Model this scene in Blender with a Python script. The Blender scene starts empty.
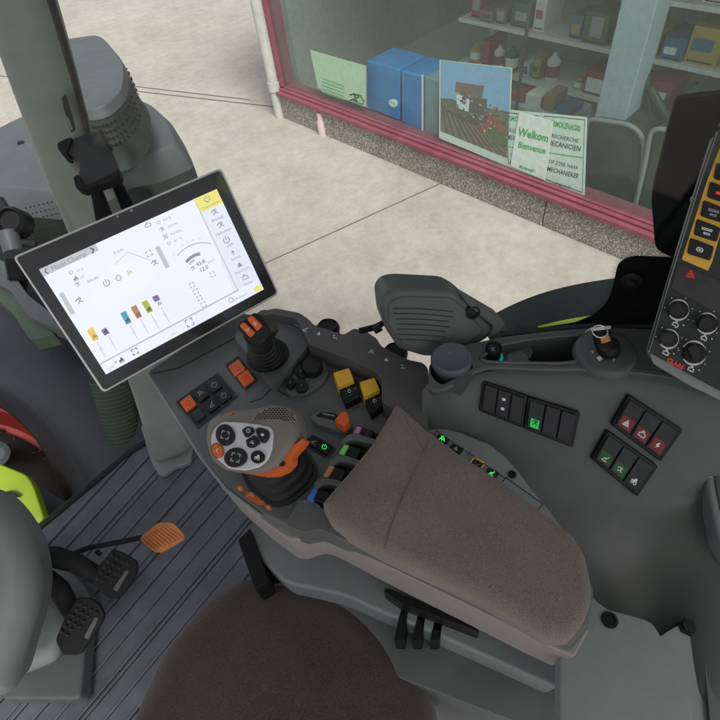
import bpy, bmesh, math, random
from mathutils import Vector as V, Matrix
random.seed(5)
SC = bpy.context.scene
COL = SC.collection
H = 1.30            # eye height above the cab floor (floor is z = 0)
F = 540.0           # focal length, in the reference's pixel units

# ---------------------------------------------------------------- camera frame
Zc = V((-70, 460, 540)).normalized()
Yc = V((-744, 520, -540)); Yc = (Yc - Zc * Yc.dot(Zc)).normalized()
Xc = Yc.cross(Zc)
R = Matrix((Xc, Yc, Zc))
CAM = V((0, 0, H))
def ray(x, y): return R @ V(((x - 360) / F, (360 - y) / F, -1.0))
def cd(x, y, z): return (R @ V((x, y, z))).normalized()
def P(x, y, d): return CAM + ray(x, y) * d

class Plane:
    def __init__(s, p, n):
        s.p = p.copy(); s.n = n.normalized()
        if s.n.dot(CAM - s.p) < 0: s.n = -s.n
    def hit(s, x, y, h=0.0):
        r = ray(x, y)
        t = (s.p + s.n * h - CAM).dot(s.n) / r.dot(s.n)
        return CAM + r * t
def HP(b): return Plane(V((0, 0, H - b)), V((0, 0, 1)))
def PL3(a, b, c): return Plane(a, (b - a).cross(c - a))

# ---------------------------------------------------------------- materials
def nodes(name):
    m = bpy.data.materials.new(name); m.use_nodes = True
    nt = m.node_tree; return m, nt, nt.nodes['Principled BSDF']
def link(nt, a, b): nt.links.new(a, b)
def coord(nt, scale=1.0):
    g = nt.nodes.new('ShaderNodeNewGeometry')
    mp = nt.nodes.new('ShaderNodeMapping'); link(nt, g.outputs['Position'], mp.inputs['Vector'])
    mp.inputs['Scale'].default_value = (scale,) * 3
    return mp.outputs['Vector']
def noise(nt, vec, scale, detail=4, rough=.6):
    n = nt.nodes.new('ShaderNodeTexNoise'); link(nt, vec, n.inputs['Vector'])
    n.inputs['Scale'].default_value = scale; n.inputs['Detail'].default_value = detail
    n.inputs['Roughness'].default_value = rough
    return n.outputs['Fac']
def ramp(nt, fac, stops):
    r = nt.nodes.new('ShaderNodeValToRGB'); link(nt, fac, r.inputs['Fac'])
    e = r.color_ramp.elements
    while len(e) < len(stops): e.new(.5)
    for k, (p, c) in enumerate(stops):
        e[k].position = p; e[k].color = (*c, 1) if len(c) == 3 else c
    return r.outputs['Color']
def bump(nt, b, h, strength, dist):
    n = nt.nodes.new('ShaderNodeBump'); link(nt, h, n.inputs['Height'])
    n.inputs['Strength'].default_value = strength; n.inputs['Distance'].default_value = dist
    link(nt, n.outputs['Normal'], b.inputs['Normal'])
def mul(c, k): return tuple(min(1, x * k) for x in c)

def plastic(name, c, rough=.5, grain=1400, gs=.25, dirt=.12, spec=.4):
    m, nt, b = nodes(name)
    v = coord(nt)
    n1 = noise(nt, v, 9, 5, .65)
    col = ramp(nt, n1, [(.3, mul(c, 1 - dirt)), (.7, mul(c, 1 + dirt))])
    link(nt, col, b.inputs['Base Color'])
    n2 = noise(nt, v, 38, 4, .7)
    rr = nt.nodes.new('ShaderNodeMapRange'); link(nt, n2, rr.inputs['Value'])
    rr.inputs['From Min'].default_value = .3; rr.inputs['From Max'].default_value = .7
    rr.inputs['To Min'].default_value = max(.05, rough - .07); rr.inputs['To Max'].default_value = min(1, rough + .09)
    link(nt, rr.outputs['Result'], b.inputs['Roughness'])
    b.inputs['Specular IOR Level'].default_value = spec
    if gs: bump(nt, b, noise(nt, v, grain, 2, .5), gs, .0006)
    return m
def emit(name, c, s=1.0, base=None):
    m, nt, b = nodes(name)
    b.inputs['Base Color'].default_value = (*(base or mul(c, .3)), 1)
    b.inputs['Emission Color'].default_value = (*c, 1); b.inputs['Emission Strength'].default_value = s
    b.inputs['Roughness'].default_value = .25
    return m
def flat(name, c, rough=.6, metal=0.0, spec=.4):
    m, nt, b = nodes(name)
    v = coord(nt)
    col = ramp(nt, noise(nt, v, 25, 4), [(.3, mul(c, .9)), (.7, mul(c, 1.08))])
    link(nt, col, b.inputs['Base Color'])
    b.inputs['Roughness'].default_value = rough; b.inputs['Metallic'].default_value = metal
    b.inputs['Specular IOR Level'].default_value = spec
    return m
def fabric(name, ca, cb, scale=750):
    m, nt, b = nodes(name)
    v = coord(nt)
    n = noise(nt, v, scale, 3, .75); big = noise(nt, v, 14, 4, .6)
    c1 = ramp(nt, n, [(.36, ca), (.62, cb)])
    mx = nt.nodes.new('ShaderNodeMix'); mx.data_type = 'RGBA'; mx.blend_type = 'MULTIPLY'
    mx.inputs['Factor'].default_value = .65
    link(nt, c1, mx.inputs['A']); link(nt, ramp(nt, big, [(.3, (.72, .72, .72)), (.7, (1.12, 1.1, 1.1))]), mx.inputs['B'])
    link(nt, mx.outputs['Result'], b.inputs['Base Color'])
    b.inputs['Roughness'].default_value = .95; b.inputs['Specular IOR Level'].default_value = .15
    b.inputs['Sheen Weight'].default_value = .25
    bump(nt, b, n, .6, .0012)
    return m
def concrete():
    m, nt, b = nodes('concrete_slab')
    v = coord(nt)
    a = noise(nt, v, 1.3, 8, .62); f = noise(nt, v, 11, 8, .72); s = noise(nt, v, 130, 3, .7)
    c1 = ramp(nt, a, [(.3, (.365, .34, .302)), (.5, (.41, .384, .346)), (.72, (.445, .42, .382))])
    def mult(c, fac, lo, hi, k, p0=.3, p1=.7):
        mx = nt.nodes.new('ShaderNodeMix'); mx.data_type = 'RGBA'; mx.blend_type = 'MULTIPLY'; mx.inputs['Factor'].default_value = k
        link(nt, c, mx.inputs['A']); link(nt, ramp(nt, fac, [(p0, lo), (p1, hi)]), mx.inputs['B']); return mx.outputs['Result']
    c2 = mult(c1, f, (.82, .81, .79), (1.1, 1.1, 1.1), .9)
    c3 = mult(c2, s, (.70, .70, .70), (1.16, 1.16, 1.16), .9)
    c4 = mult(c3, noise(nt, v, 2.7, 8, .78), (.86, .85, .84), (1, 1, 1), .8, .36, .5)
    link(nt, c4, b.inputs['Base Color']); b.inputs['Roughness'].default_value = .9
    bump(nt, b, s, .35, .004)
    return m
def pebble():
    m, nt, b = nodes('pebble_dash')
    v = coord(nt)
    vo = nt.nodes.new('ShaderNodeTexVoronoi'); link(nt, v, vo.inputs['Vector']); vo.inputs['Scale'].default_value = 95
    sp = nt.nodes.new('ShaderNodeSeparateColor'); link(nt, vo.outputs['Color'], sp.inputs['Color'])
    c = ramp(nt, sp.outputs['Red'], [(.0, (.15, .133, .118)), (.35, (.25, .22, .19)), (.7, (.33, .29, .25)), (.95, (.56, .51, .45))])
    link(nt, c, b.inputs['Base Color']); b.inputs['Roughness'].default_value = .9
    bump(nt, b, vo.outputs['Distance'], .8, .006)
    return m
def glassy(name, tint=(1, 1, 1), haze=.0):
    m = bpy.data.materials.new(name); m.use_nodes = True; nt = m.node_tree; nt.nodes.clear()
    o = nt.nodes.new('ShaderNodeOutputMaterial'); t = nt.nodes.new('ShaderNodeBsdfTransparent')
    t.inputs['Color'].default_value = (*tint, 1)
    g = nt.nodes.new('ShaderNodeBsdfGlossy'); g.inputs['Roughness'].default_value = .03
    lw = nt.nodes.new('ShaderNodeLayerWeight'); lw.inputs['Blend'].default_value = .5
    pw = nt.nodes.new('ShaderNodeMath'); pw.operation = 'POWER'; link(nt, lw.outputs['Facing'], pw.inputs[0]); pw.inputs[1].default_value = 5
    fr = nt.nodes.new('ShaderNodeMath'); fr.operation = 'MULTIPLY_ADD'; link(nt, pw.outputs[0], fr.inputs[0]); fr.inputs[1].default_value = .5; fr.inputs[2].default_value = .018
    mx = nt.nodes.new('ShaderNodeMixShader'); link(nt, fr.outputs[0], mx.inputs[0]); link(nt, t.outputs[0], mx.inputs[1]); link(nt, g.outputs[0], mx.inputs[2])
    out = mx.outputs[0]
    if haze:
        d = nt.nodes.new('ShaderNodeBsdfDiffuse'); d.inputs['Color'].default_value = (.75, .85, .8, 1)
        geo = coord(nt); r = ramp(nt, noise(nt, geo, 3, 5), [(.3, (haze * .6,) * 3), (.8, (haze * 1.4,) * 3)])
        m2 = nt.nodes.new('ShaderNodeMixShader'); link(nt, r, m2.inputs[0]); link(nt, out, m2.inputs[1]); link(nt, d.outputs[0], m2.inputs[2]); out = m2.outputs[0]
    link(nt, out, o.inputs['Surface'])
    return m

M = dict(
    deck=plastic('console_plastic_dark', (.122, .131, .129), .40),
    deck2=plastic('console_plastic_darker', (.034, .037, .038), .5, spec=.25),
    side=plastic('side_console_plastic', (.084, .093, .090), .42, dirt=.06),
    lightgrey=plastic('trim_plastic_grey', (.22, .245, .24), .5),
    midgrey=plastic('pod_plastic_grey', (.095, .108, .105), .45),
    taupe=plastic('side_strip_taupe', (.30, .268, .265), .5),
    pillar=plastic('pillar_grey_green', (.24, .275, .25), .45),
    black=plastic('black_plastic', (.010, .010, .011), .42, spec=.25),
    blackm=plastic('black_plastic_matt', (.020, .020, .021), .65, spec=.2),
    rubber=plastic('black_rubber', (.012, .012, .012), .55),
    rail=plastic('grained_rail', (.095, .090, .092), .55, grain=500, gs=.8),
    button=plastic('button_charcoal', (.014, .0145, .016), .38, gs=.1, spec=.3),
    joy=plastic('grip_taupe', (.19, .172, .152), .55, grain=900),
    silver=plastic('faceplate_silver', (.66, .66, .69), .33, gs=.1, dirt=.04),
    orange=plastic('orange_plastic', (.68, .13, .02), .45, gs=.1),
    orangepale=plastic('orange_rubber_worn', (.66, .235, .08), .65, dirt=.35),
    yellow=plastic('yellow_plastic', (.85, .50, .04), .45, gs=.1),
    amber=plastic('amber_keypad', (.72, .42, .05), .5, gs=.1),
    green=plastic('green_tip', (.22, .65, .16), .5, gs=0),
    pink=plastic('pink_tip', (.50, .20, .48), .5, gs=0),
    brown=plastic('copper_tip', (.55, .24, .10), .5, gs=0),
    blue=plastic('blue_tip', (.05, .17, .60), .5, gs=0),
    red=plastic('red_rocker', (.22, .012, .022), .4, gs=0),
    dgreen=plastic('green_rocker', (.012, .095, .035), .4, gs=0),
    white=flat('white_print', (.75, .75, .77)),
    greyprint=flat('grey_print', (.34, .35, .37)),
    redprint=emit('red_print', (.8, .03, .03), .35),
    redlit=emit('red_lit', (1, .05, .03), .9),
    greenlit=emit('green_lit', (.06, 1, .16), .75),
    greendark=emit('green_field_lit', (.03, .75, .12), .45),
    teal=emit('teal_ring', (.03, .45, .42), .35),
    floor=plastic('floor_mat', (.105, .110, .122), .42, grain=600, gs=.3, dirt=.25),
    floorhighlight=plastic('floor_mat_highlight', (.30, .31, .33), .5),  # highlight painted as thin pale lines beside the floor ridges
    blackdeep=flat('black_panel_satin', (.006, .006, .007), .55, spec=.12),
    floorgap=plastic('floor_mat_groove', (.018, .019, .022), .5),
    fabric=fabric('armrest_fabric', (.125, .099, .084), (.30, .245, .212), 1150),
    seat=fabric('seat_fabric', (.034, .028, .025), (.125, .102, .092), 950),
    stitch=flat('stitch_thread', (.17, .138, .12), .9),
    concrete=concrete(), pebble=pebble(),
    maroon=plastic('maroon_frame', (.25, .072, .10), .42, grain=60, gs=.1, dirt=.14),
    glass=glassy('cab_glass', (.96, .98, .97)),
    shopglass=glassy('shop_glass', (.94, .985, .96), .035),
    screenwhite=emit('lcd_white', (.76, .79, .90), 1.0),
    screenbar=emit('lcd_bar', (.70, .73, .83), 1.0),
    screengrey=emit('lcd_grey', (.50, .51, .55), .95),
    screenmid=emit('lcd_midgrey', (.27, .28, .30), .9),
    screendark=emit('lcd_dark', (.08, .085, .1), .9),
    screencloud=emit('lcd_cloud', (.76, .82, .91), 1.0),
    screenyel=emit('lcd_yellow', (.74, .70, .20), 1.0),
    screeny2=emit('lcd_amber', (.75, .53, .10), 1.0),
    screenblue=emit('lcd_blue', (.07, .32, .45), 1.0),
    screenbrown=emit('lcd_brown', (.42, .20, .11), 1.0),
    screenolive=emit('lcd_olive', (.42, .42, .04), 1.0),
    screenpurple=emit('lcd_purple', (.21, .14, .29), 1.0),
    bezel=plastic('bezel_black', (.016, .016, .018), .3, gs=0, spec=.6),
    alu=flat('bezel_aluminium', (.72, .72, .70), .45, .3),
    steel=flat('key_steel', (.6, .6, .58), .3, 1.0),
    cup=plastic('cup_slate', (.095, .10, .125), .35, gs=.1),
    mud=plastic('mudguard_black', (.026, .029, .033), .42, grain=300),
    housing=plastic('housing_grey', (.080, .090, .096), .5, grain=200),
    housegreen=plastic('housing_greengrey', (.024, .034, .029), .55, grain=200),
    hose=plastic('hose_greengrey', (.055, .082, .058), .5),
    lime=plastic('bonnet_lime', (.36, .52, .02), .35, gs=0),
    rimred=plastic('rim_red', (.23, .02, .016), .45, gs=0),
    tyre=plastic('tyre_black', (.010, .011, .010), .85, grain=100),
    roofbounce=plastic('roof_bounce_pale', (.62, .62, .60), .8),  # pale lining of the unseen roof, bounces light into the cab
    tread=plastic('pedal_tread', (.05, .051, .052), .6),
    dirt=flat('dry_mud', (.055, .04, .026), .95),
    pipe=plastic('pipe_white', (.50, .50, .47), .5, gs=0),
    stub=plastic('pipe_pink', (.62, .50, .48), .5, gs=0),
    paper=flat('paper_white', (.78, .84, .80)),
    papergreen=flat('ink_green', (.05, .42, .12)),
    ink=flat('ink_black', (.02, .02, .025)),
    tank=plastic('tank_blue', (.03, .20, .52), .4, gs=0),
    tankclear=plastic('tank_side_grey', (.20, .28, .33), .4, gs=0),
    bannersky=flat('banner_sky', (.28, .48, .75)), bannerfield=flat('banner_field', (.24, .19, .15)),
    bannerfield2=flat('banner_furrow', (.13, .105, .085)), bannergreen=flat('banner_green', (.10, .17, .06)),
    bannerred=flat('banner_red', (.38, .09, .07)), bannerroof=flat('banner_roof', (.22, .15, .13)),
    banneryel=flat('banner_pale', (.62, .72, .55)),
    deepgreen=plastic('deep_green', (.022, .040, .026), .4, gs=0, dirt=.3), tubegreen=plastic('tube_green', (.035, .06, .045), .4, gs=0),
    shelf=flat('shelf_white', (.72, .72, .68)), shopwall=flat('shop_back_wall', (.30, .32, .30)),
    shopfloor=flat('shop_floor_tile', (.55, .56, .54)), mullion=flat('mullion_grey', (.36, .42, .48), .5),
    boxw=flat('carton_white', (.7, .68, .62)), boxb=flat('carton_blue', (.08, .16, .27)), boxr=flat('carton_red', (.36, .07, .07)), boxk=flat('carton_kraft', (.30, .2, .13)), boxg=flat('carton_green', (.05, .15, .06)), boxy=flat('carton_yellow', (.45, .33, .09)),
)

# ---------------------------------------------------------------- mesh builder
class MB:
    def __init__(s): s.v = []; s.f = []; s.m = []; s.mats = []
    def mi(s, m):
        if m not in s.mats: s.mats.append(m)
        return s.mats.index(m)
    def add(s, verts, faces, mat):
        o = len(s.v); s.v += [V(p) for p in verts]; k = s.mi(mat)
        for f in faces: s.f.append([i + o for i in f]); s.m.append(k)
        return s
    def poly(s, pts, mat): return s.add(pts, [list(range(len(pts)))], mat)
    def loft(s, rings, mat, cap0=True, cap1=True, closed=True):
        n = len(rings[0]); vs = [p for r in rings for p in r]; fs = []
        for k in range(len(rings) - 1):
            for i in range(n if closed else n - 1):
                j = (i + 1) % n
                fs.append([k * n + i, k * n + j, (k + 1) * n + j, (k + 1) * n + i])
        if cap0: fs.append(list(range(n))[::-1])
        if cap1: fs.append([(len(rings) - 1) * n + i for i in range(n)])
        return s.add(vs, fs, mat)
    def prism(s, top, vec, mat, grow=0):
        c = sum(top, V()) / len(top)
        bot = [p + vec + (p - c) * grow for p in top]
        return s.loft([bot, top], mat)
    def px(s, pl, pts, h1, h0, mat, grow=0):       # solid whose top outline is traced at height h1 above plane pl
        top = [pl.hit(x, y, h1) for x, y in pts]
        return s.prism(top, -pl.n * (h1 - h0), mat, grow)
    def sheet(s, pl, pts, h, mat): return s.poly([pl.hit(x, y, h) for x, y in pts], mat)
    def box(s, c, sx, sy, sz, mat, rz=0):
        c = V(c); m = Matrix.Rotation(rz, 3, 'Z'); q = []
        for dz in (0, 1):
            for dx, dy in ((-.5, -.5), (.5, -.5), (.5, .5), (-.5, .5)): q.append(c + m @ V((dx * sx, dy * sy, dz * sz)))
        return s.loft([q[:4], q[4:]], mat)
    def tube(s, path, rad, mat, seg=12, cap=True):
        path = [V(p) for p in path]; n = len(path)
        if not isinstance(rad, (list, tuple)): rad = [rad] * n
        rings = []; ref = None
        for i in range(n):
            t = (path[min(i + 1, n - 1)] - path[max(i - 1, 0)]).normalized()
            if ref is None: ref = t.orthogonal().normalized()
            ref = (ref - t * ref.dot(t)).normalized(); b = t.cross(ref)
            rings.append([path[i] + (ref * math.cos(a) + b * math.sin(a)) * rad[i] for a in [2 * math.pi * k / seg for k in range(seg)]])
        return s.loft(rings, mat, cap, cap)
    def lathe(s, c, ax, prof, mat, seg=32, cap=True):
        ax = ax.normalized(); u = ax.orthogonal().normalized(); w = ax.cross(u); rings = []
        for r, h in prof: rings.append([c + ax * h + (u * math.cos(a) + w * math.sin(a)) * r for a in [2 * math.pi * k / seg for k in range(seg)]])
        return s.loft(rings, mat, cap, cap)
    def text(s, pl, txt, cx, cy, size, ang, h, mat, bold=0, sx=1.0, shear=0, up=None, align='CENTER'):
        vs, fs = glyphs(txt, bold, align)
        a = math.radians(ang); ux, uy = math.cos(a), math.sin(a)
        if up is None: up = (math.sin(a), -math.cos(a))
        pts = []
        for x, y in vs:
            x = x * size * sx; y = (y - .35) * size
            pts.append(pl.hit(cx + x * ux + y * up[0], cy + x * uy + y * up[1], h))
        return s.add(pts, fs, mat)
    def strokes(s, pl, lines, cx, cy, size, ang, h, mat, w=.14, asp=1.0):
        a = math.radians(ang); ux, uy = math.cos(a), math.sin(a); vx, vy = uy, -ux
        def T(x, y): return (cx + (x * ux + y * asp * vx) * size, cy + (x * uy + y * asp * vy) * size)
        for ln in lines:
            if ln and ln[0] == 'fill': s.sheet(pl, [T(*p) for p in ln[1:]], h, mat); continue
            for (x0, y0), (x1, y1) in zip(ln[:-1], ln[1:]):
                L = math.hypot(x1 - x0, y1 - y0) or 1; nx, ny = -(y1 - y0) / L * w / 2, (x1 - x0) / L * w / 2
                ex, ey = (x1 - x0) / L * w * .3, (y1 - y0) / L * w * .3
                s.sheet(pl, [T(x0 - ex + nx, y0 - ey + ny), T(x0 - ex - nx, y0 - ey - ny), T(x1 + ex - nx, y1 + ey - ny), T(x1 + ex + nx, y1 + ey + ny)], h, mat)
        return s
    def build(s, name, parent=None, bevel=0, seg=2, subsurf=0, smooth=True, angle=35, label=None):
        me = bpy.data.meshes.new(name)
        lo = V([min(p[i] for p in s.v) for i in range(3)]); hi = V([max(p[i] for p in s.v) for i in range(3)])
        o0 = V(((lo.x + hi.x) / 2, (lo.y + hi.y) / 2, lo.z))
        me.from_pydata([p - o0 for p in s.v], [], s.f)
        for m in s.mats: me.materials.append(m)
        me.polygons.foreach_set('material_index', s.m)
        bm = bmesh.new(); bm.from_mesh(me)
        bmesh.ops.recalc_face_normals(bm, faces=bm.faces)
        bm.to_mesh(me); bm.free()
        if smooth:
            me.polygons.foreach_set('use_smooth', [True] * len(me.polygons))
            if not bevel and not subsurf: me.set_sharp_from_angle(angle=math.radians(angle))
        me.update()
        o = bpy.data.objects.new(name, me); COL.objects.link(o)
        pw = WL.get(parent.name, V()) if parent else V()
        WL[o.name] = o0; o.location = o0 - pw
        if parent: o.parent = parent
        if bevel:
            b = o.modifiers.new('bevel', 'BEVEL'); b.width = bevel; b.segments = seg; b.limit_method = 'ANGLE'; b.angle_limit = math.radians(40)
            b.harden_normals = True
        if subsurf:
            b = o.modifiers.new('sub', 'SUBSURF'); b.levels = subsurf; b.render_levels = subsurf
        if label: o['label'] = label
        return o
from mathutils.bvhtree import BVHTree
def caster(mb):
    t = BVHTree.FromPolygons(mb.v, mb.f)
    def hit(x, y, off=0.0):
        d = ray(x, y).normalized(); p, nn, i, k = t.ray_cast(CAM, d)
        if p is None: return None
        if nn.dot(d) > 0: nn = -nn
        return p + nn * off
    return hit
WL = {}
_g = {}
def glyphs(txt, bold, align='CENTER'):
    k = (txt, bold, align)
    if k in _g: return _g[k]
    cu = bpy.data.curves.new('t', 'FONT'); cu.body = txt; cu.size = 1.0; cu.align_x = align; cu.resolution_u = 2
    cu.offset = bold
    ob = bpy.data.objects.new('t', cu); COL.objects.link(ob)
    dg = bpy.context.evaluated_depsgraph_get(); dg.update()
    me = bpy.data.meshes.new_from_object(ob.evaluated_get(dg))
    vs = [(v.co.x, v.co.y) for v in me.vertices]; fs = [list(p.vertices) for p in me.polygons]
    bpy.data.objects.remove(ob); bpy.data.curves.remove(cu); bpy.data.meshes.remove(me)
    _g[k] = (vs, fs); return _g[k]

def thing(name, label, cat, loc, group=None):
    o = bpy.data.objects.new(name, None); COL.objects.link(o); o.location = loc; o.empty_display_size = .05
    WL[o.name] = V(loc); o['label'] = label; o['category'] = cat
    if group: o['group'] = group
    return o
def tag(o, label, cat, group=None):
    o['label'] = label; o['category'] = cat
    if group: o['group'] = group
    return o
def struct(o, label=None):
    o['kind'] = 'structure'; return o

def rnd(pts, r, n=4):                             # round the corners of an outline
    out = []; N = len(pts)
    for i in range(N):
        a, b, c = pts[i - 1], pts[i], pts[(i + 1) % N]
        la = math.dist(a, b); lc = math.dist(b, c)
        ra = min(r, la * .45); rc = min(r, lc * .45)
        p = (b[0] + (a[0] - b[0]) * ra / la, b[1] + (a[1] - b[1]) * ra / la)
        q = (b[0] + (c[0] - b[0]) * rc / lc, b[1] + (c[1] - b[1]) * rc / lc)
        for k in range(n + 1):
            t = k / n
            out.append(tuple((1 - t) ** 2 * p[j] + 2 * t * (1 - t) * b[j] + t * t * q[j] for j in (0, 1)))
    return out
def resamp(pts, n):                               # even resampling of a closed outline
    N = len(pts); L = [0]
    for i in range(N): L.append(L[-1] + math.dist(pts[i], pts[(i + 1) % N]))
    out = []; j = 0
    for k in range(n):
        t = L[-1] * k / n
        while L[j + 1] < t: j += 1
        u = (t - L[j]) / max(1e-9, L[j + 1] - L[j]); a, b = pts[j % N], pts[(j + 1) % N]
        out.append(tuple(a[i] + (b[i] - a[i]) * u for i in range(len(a))))
    return out
def angsamp(pts, c, n, a0=0):                     # outline sampled at even angles around c
    out = []
    for k in range(n):
        a = a0 + 2 * math.pi * k / n; dx, dy = math.cos(a), math.sin(a); best = None
        for i in range(len(pts)):
            (x0, y0), (x1, y1) = pts[i], pts[(i + 1) % len(pts)]
            ex, ey = x1 - x0, y1 - y0; den = dx * ey - dy * ex
            if abs(den) < 1e-9: continue
            t = ((x0 - c[0]) * ey - (y0 - c[1]) * ex) / den; u = ((x0 - c[0]) * dy - (y0 - c[1]) * dx) / den
            if t > 0 and -1e-6 <= u <= 1 + 1e-6 and (best is None or t > best): best = t
        out.append((c[0] + dx * best, c[1] + dy * best))
    return out
def circ(cx, cy, rx, ry=None, n=24, rot=0):
    ry = ry or rx; a = math.radians(rot)
    return [(cx + rx * math.cos(t) * math.cos(a) - ry * math.sin(t) * math.sin(a), cy + rx * math.cos(t) * math.sin(a) + ry * math.sin(t) * math.cos(a)) for t in [2 * math.pi * k / n for k in range(n)]]
def cushion(pl, outline, h, thick, r, mat, dome=.004, n=110, rd=10, prof=7):
    pts = resamp(rnd(outline, rd), n)
    p3 = [pl.hit(x, y, h - r) for x, y in pts]
    c = sum(p3, V()) / n; nn = pl.n
    # in-plane outward normals
    area = sum(((p3[i] - c).cross(p3[(i + 1) % n] - c)).dot(nn) for i in range(n)); sg = 1 if area > 0 else -1
    nor = []
    for i in range(n):
        t = (p3[(i + 2) % n] - p3[i - 2]).normalized(); nor.append(t.cross(nn) * sg)
    rings = [[p - nn * (thick - r) - q * r * .5 for p, q in zip(p3, nor)], [p - nn * (thick - r) * .85 for p in p3]]
    for k in range(prof + 1):
        a = math.pi / 2 * k / prof
        rings.append([p - q * r * (1 - math.cos(a)) + nn * r * math.sin(a) for p, q in zip(p3, nor)])
    last = rings[-1]; ct = sum(last, V()) / n
    for s in (.85, .65, .4, .15):
        rings.append([ct + (p - ct) * s + nn * dome * (1 - s * s) for p in last])
    mb = MB(); mb.loft(rings, mat); return mb

def inside(x, y, q):
    c = False
    for i in range(len(q)):
        (x0, y0), (x1, y1) = q[i], q[i - 1]
        if (y0 > y) != (y1 > y) and x < (x1 - x0) * (y - y0) / (y1 - y0) + x0: c = not c
    return c
# icon strokes, local units about 1 wide
def arc(cx, cy, r, a0, a1, n=10): return [(cx + r * math.cos(math.radians(a0 + (a1 - a0) * k / n)), cy + r * math.sin(math.radians(a0 + (a1 - a0) * k / n))) for k in range(n + 1)]
IC = dict(
    tri=[[(-.9, -.7), (0, .9), (.9, -.7), (-.9, -.7)], [(-.4, -.4), (0, .3), (.4, -.4), (-.4, -.4)]],
    trifill=[['fill', (-.8, -.7), (0, .8), (.8, -.7)]],
    power=[arc(0, 0, .8, -230, 50), [(0, 1), (0, .1)]],
    ring=[arc(0, 0, .75, 0, 360, 16)],
    gear=[arc(0, 0, .35, 0, 360, 12), arc(0, 0, .85, 20, 70), arc(0, 0, .85, 110, 160), arc(0, 0, .85, 200, 250), arc(0, 0, .85, 290, 340)],
    bolt=[['fill', (-.05, .9), (.5, .9), (.15, .15), (.7, .15), (-.45, -.95), (-.1, -.1), (-.6, -.1)]],
    engine=[[(-.9, -.6), (-.9, .3), (-.4, .3), (-.4, .6), (.4, .6), (.6, .3), (.95, .3), (.95, -.6), (-.9, -.6)], [(-.4, .95), (.3, .95)]],
    arrow=[[(-.9, -.2), (.6, -.2)], ['fill', (.3, .25), (.95, -.2), (.3, -.65)], [(-.5, .6), (.4, .6)]],
    wave=[[(-.9, -.5), (-.4, .5), (0, -.3), (.4, .6), (.9, -.3)], [(-.7, .8), (.2, .9)]],
    bars=[[(-.8, .5), (.8, .5)], [(-.8, 0), (.5, 0)], [(-.8, -.5), (.8, -.5)]],
    tractor=[['fill', (-.9, -.3), (-.9, .2), (-.2, .2), (-.1, .8), (.6, .8), (.7, .1), (.9, 0), (.9, -.4)], arc(-.5, -.6, .3, 0, 360, 8), arc(.5, -.55, .4, 0, 360, 8)],
    lever=[[(-.6, -.6), (-.1, .1), (.2, -.3), (.7, .7)], [(-.8, -.8), (.8, -.8)]],
    chevl=[[(.3, .8), (-.4, 0), (.3, -.8)]], chevr=[[(-.3, .8), (.4, 0), (-.3, -.8)]],
    up=[['fill', (-.5, 0), (0, .8), (.5, 0)], [(0, 0), (0, -.8)]],
    hands=[[(-.8, .2), (-.2, .7), (.1, .2)], [(-.5, -.6), (.2, -.1), (.8, -.5)], arc(.3, .4, .3, 0, 360, 8)],
    clamp=[[(-.8, .3), (-.8, .8), (-.3, .8)], [(.3, .8), (.8, .8), (.8, .3)], [(-.8, -.3), (-.8, -.8), (-.3, -.8)], [(.3, -.8), (.8, -.8), (.8, -.3)]],
    blob=[['fill'] + [(math.cos(t) * .7, math.sin(t) * .5) for t in [k * math.pi / 5 for k in range(10)]]],
)

# ================================================================ OUTSIDE
G = HP(2.70)
big = 60
mb = MB()
gz = H - 2.70
n = 24
gv = [V((x * big / n * 2 - big, y * big / n * 2 - big, gz)) for y in range(n + 1) for x in range(n + 1)]
mb.add(gv, [[y * (n + 1) + x, y * (n + 1) + x + 1, (y + 1) * (n + 1) + x + 1, (y + 1) * (n + 1) + x] for y in range(n) for x in range(n)], M['concrete'])
struct(mb.build('ground', smooth=False))
# sawn joints in the slab
def joint(a, b, w=.012):
    p, q = G.hit(*a), G.hit(*b); d = (q - p).normalized(); s = V((-d.y, d.x, 0)) * w / 2; up = V((0, 0, .003))
    return [p - s + up, q - s + up, q + s + up, p + s + up]
mb = MB(); mj = flat('joint_grime', (.13, .115, .10), .9)
mb.poly(joint((268.5, 262), (445, 181.5)), mj)
mb.poly(joint((150, 325), (268.5, 262)), mj)
mb.poly(joint((0, 76), (284, 108), .02), mj)
mb.poly(joint((130, 86), (250, 100), .02), mj)
mb.build('slab_joint'); bpy.data.objects['slab_joint']['kind'] = 'structure'
# the wall of the shop
A0, A1 = G.hit(282, 117), G.hit(623, 260)
wd = (A1 - A0).normalized(); wn = V((-wd.y, wd.x, 0))
W = Plane(A0, wn); wn = W.n          # wn faces the tractor
def WP(s, z, o=0): return A0 + wd * s + V((0, 0, z)) + wn * o
LW = 14.0
def wh(x, y): return (W.hit(x, y) - A0).z
def wsd(x, y): return (W.hit(x, y) - A0).dot(wd)
h_m0 = wh(480, 172.5); h_m1 = wh(480, 159.5)
h_m1 = (Plane(A0 - wn * .07, wn).hit(584, 196.5) - A0).z
print('wall', h_m1, h_m0, h_m1, wh(300, 93), wh(640, 218), wh(640,240), 'len', (A1-A0).length, [round(wsd(x,120),2) for x in (300,400,500,600)])
shop = thing('shop_building', 'shop front with pebble dash plinth, maroon window frame and wide glass', 'building', WP(LW / 2, 0))
def wbox(mb, s0, s1, z0, z1, o0, o1, mat):
    a = [WP(s0, z0, o0), WP(s1, z0, o0), WP(s1, z0, o1), WP(s0, z0, o1)]
    return mb.prism([p + V((0, 0, z1 - z0)) for p in a], V((0, 0, z0 - z1)), mat)
js = [0.0] + [wsd(545, 208) + k * 2.42 for k in range(-1, 5)]
js = sorted([s for s in js if s < LW] + [LW])
js = [s for i, s in enumerate(js) if i == 0 or s - js[i - 1] > .3 or s == LW]
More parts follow.
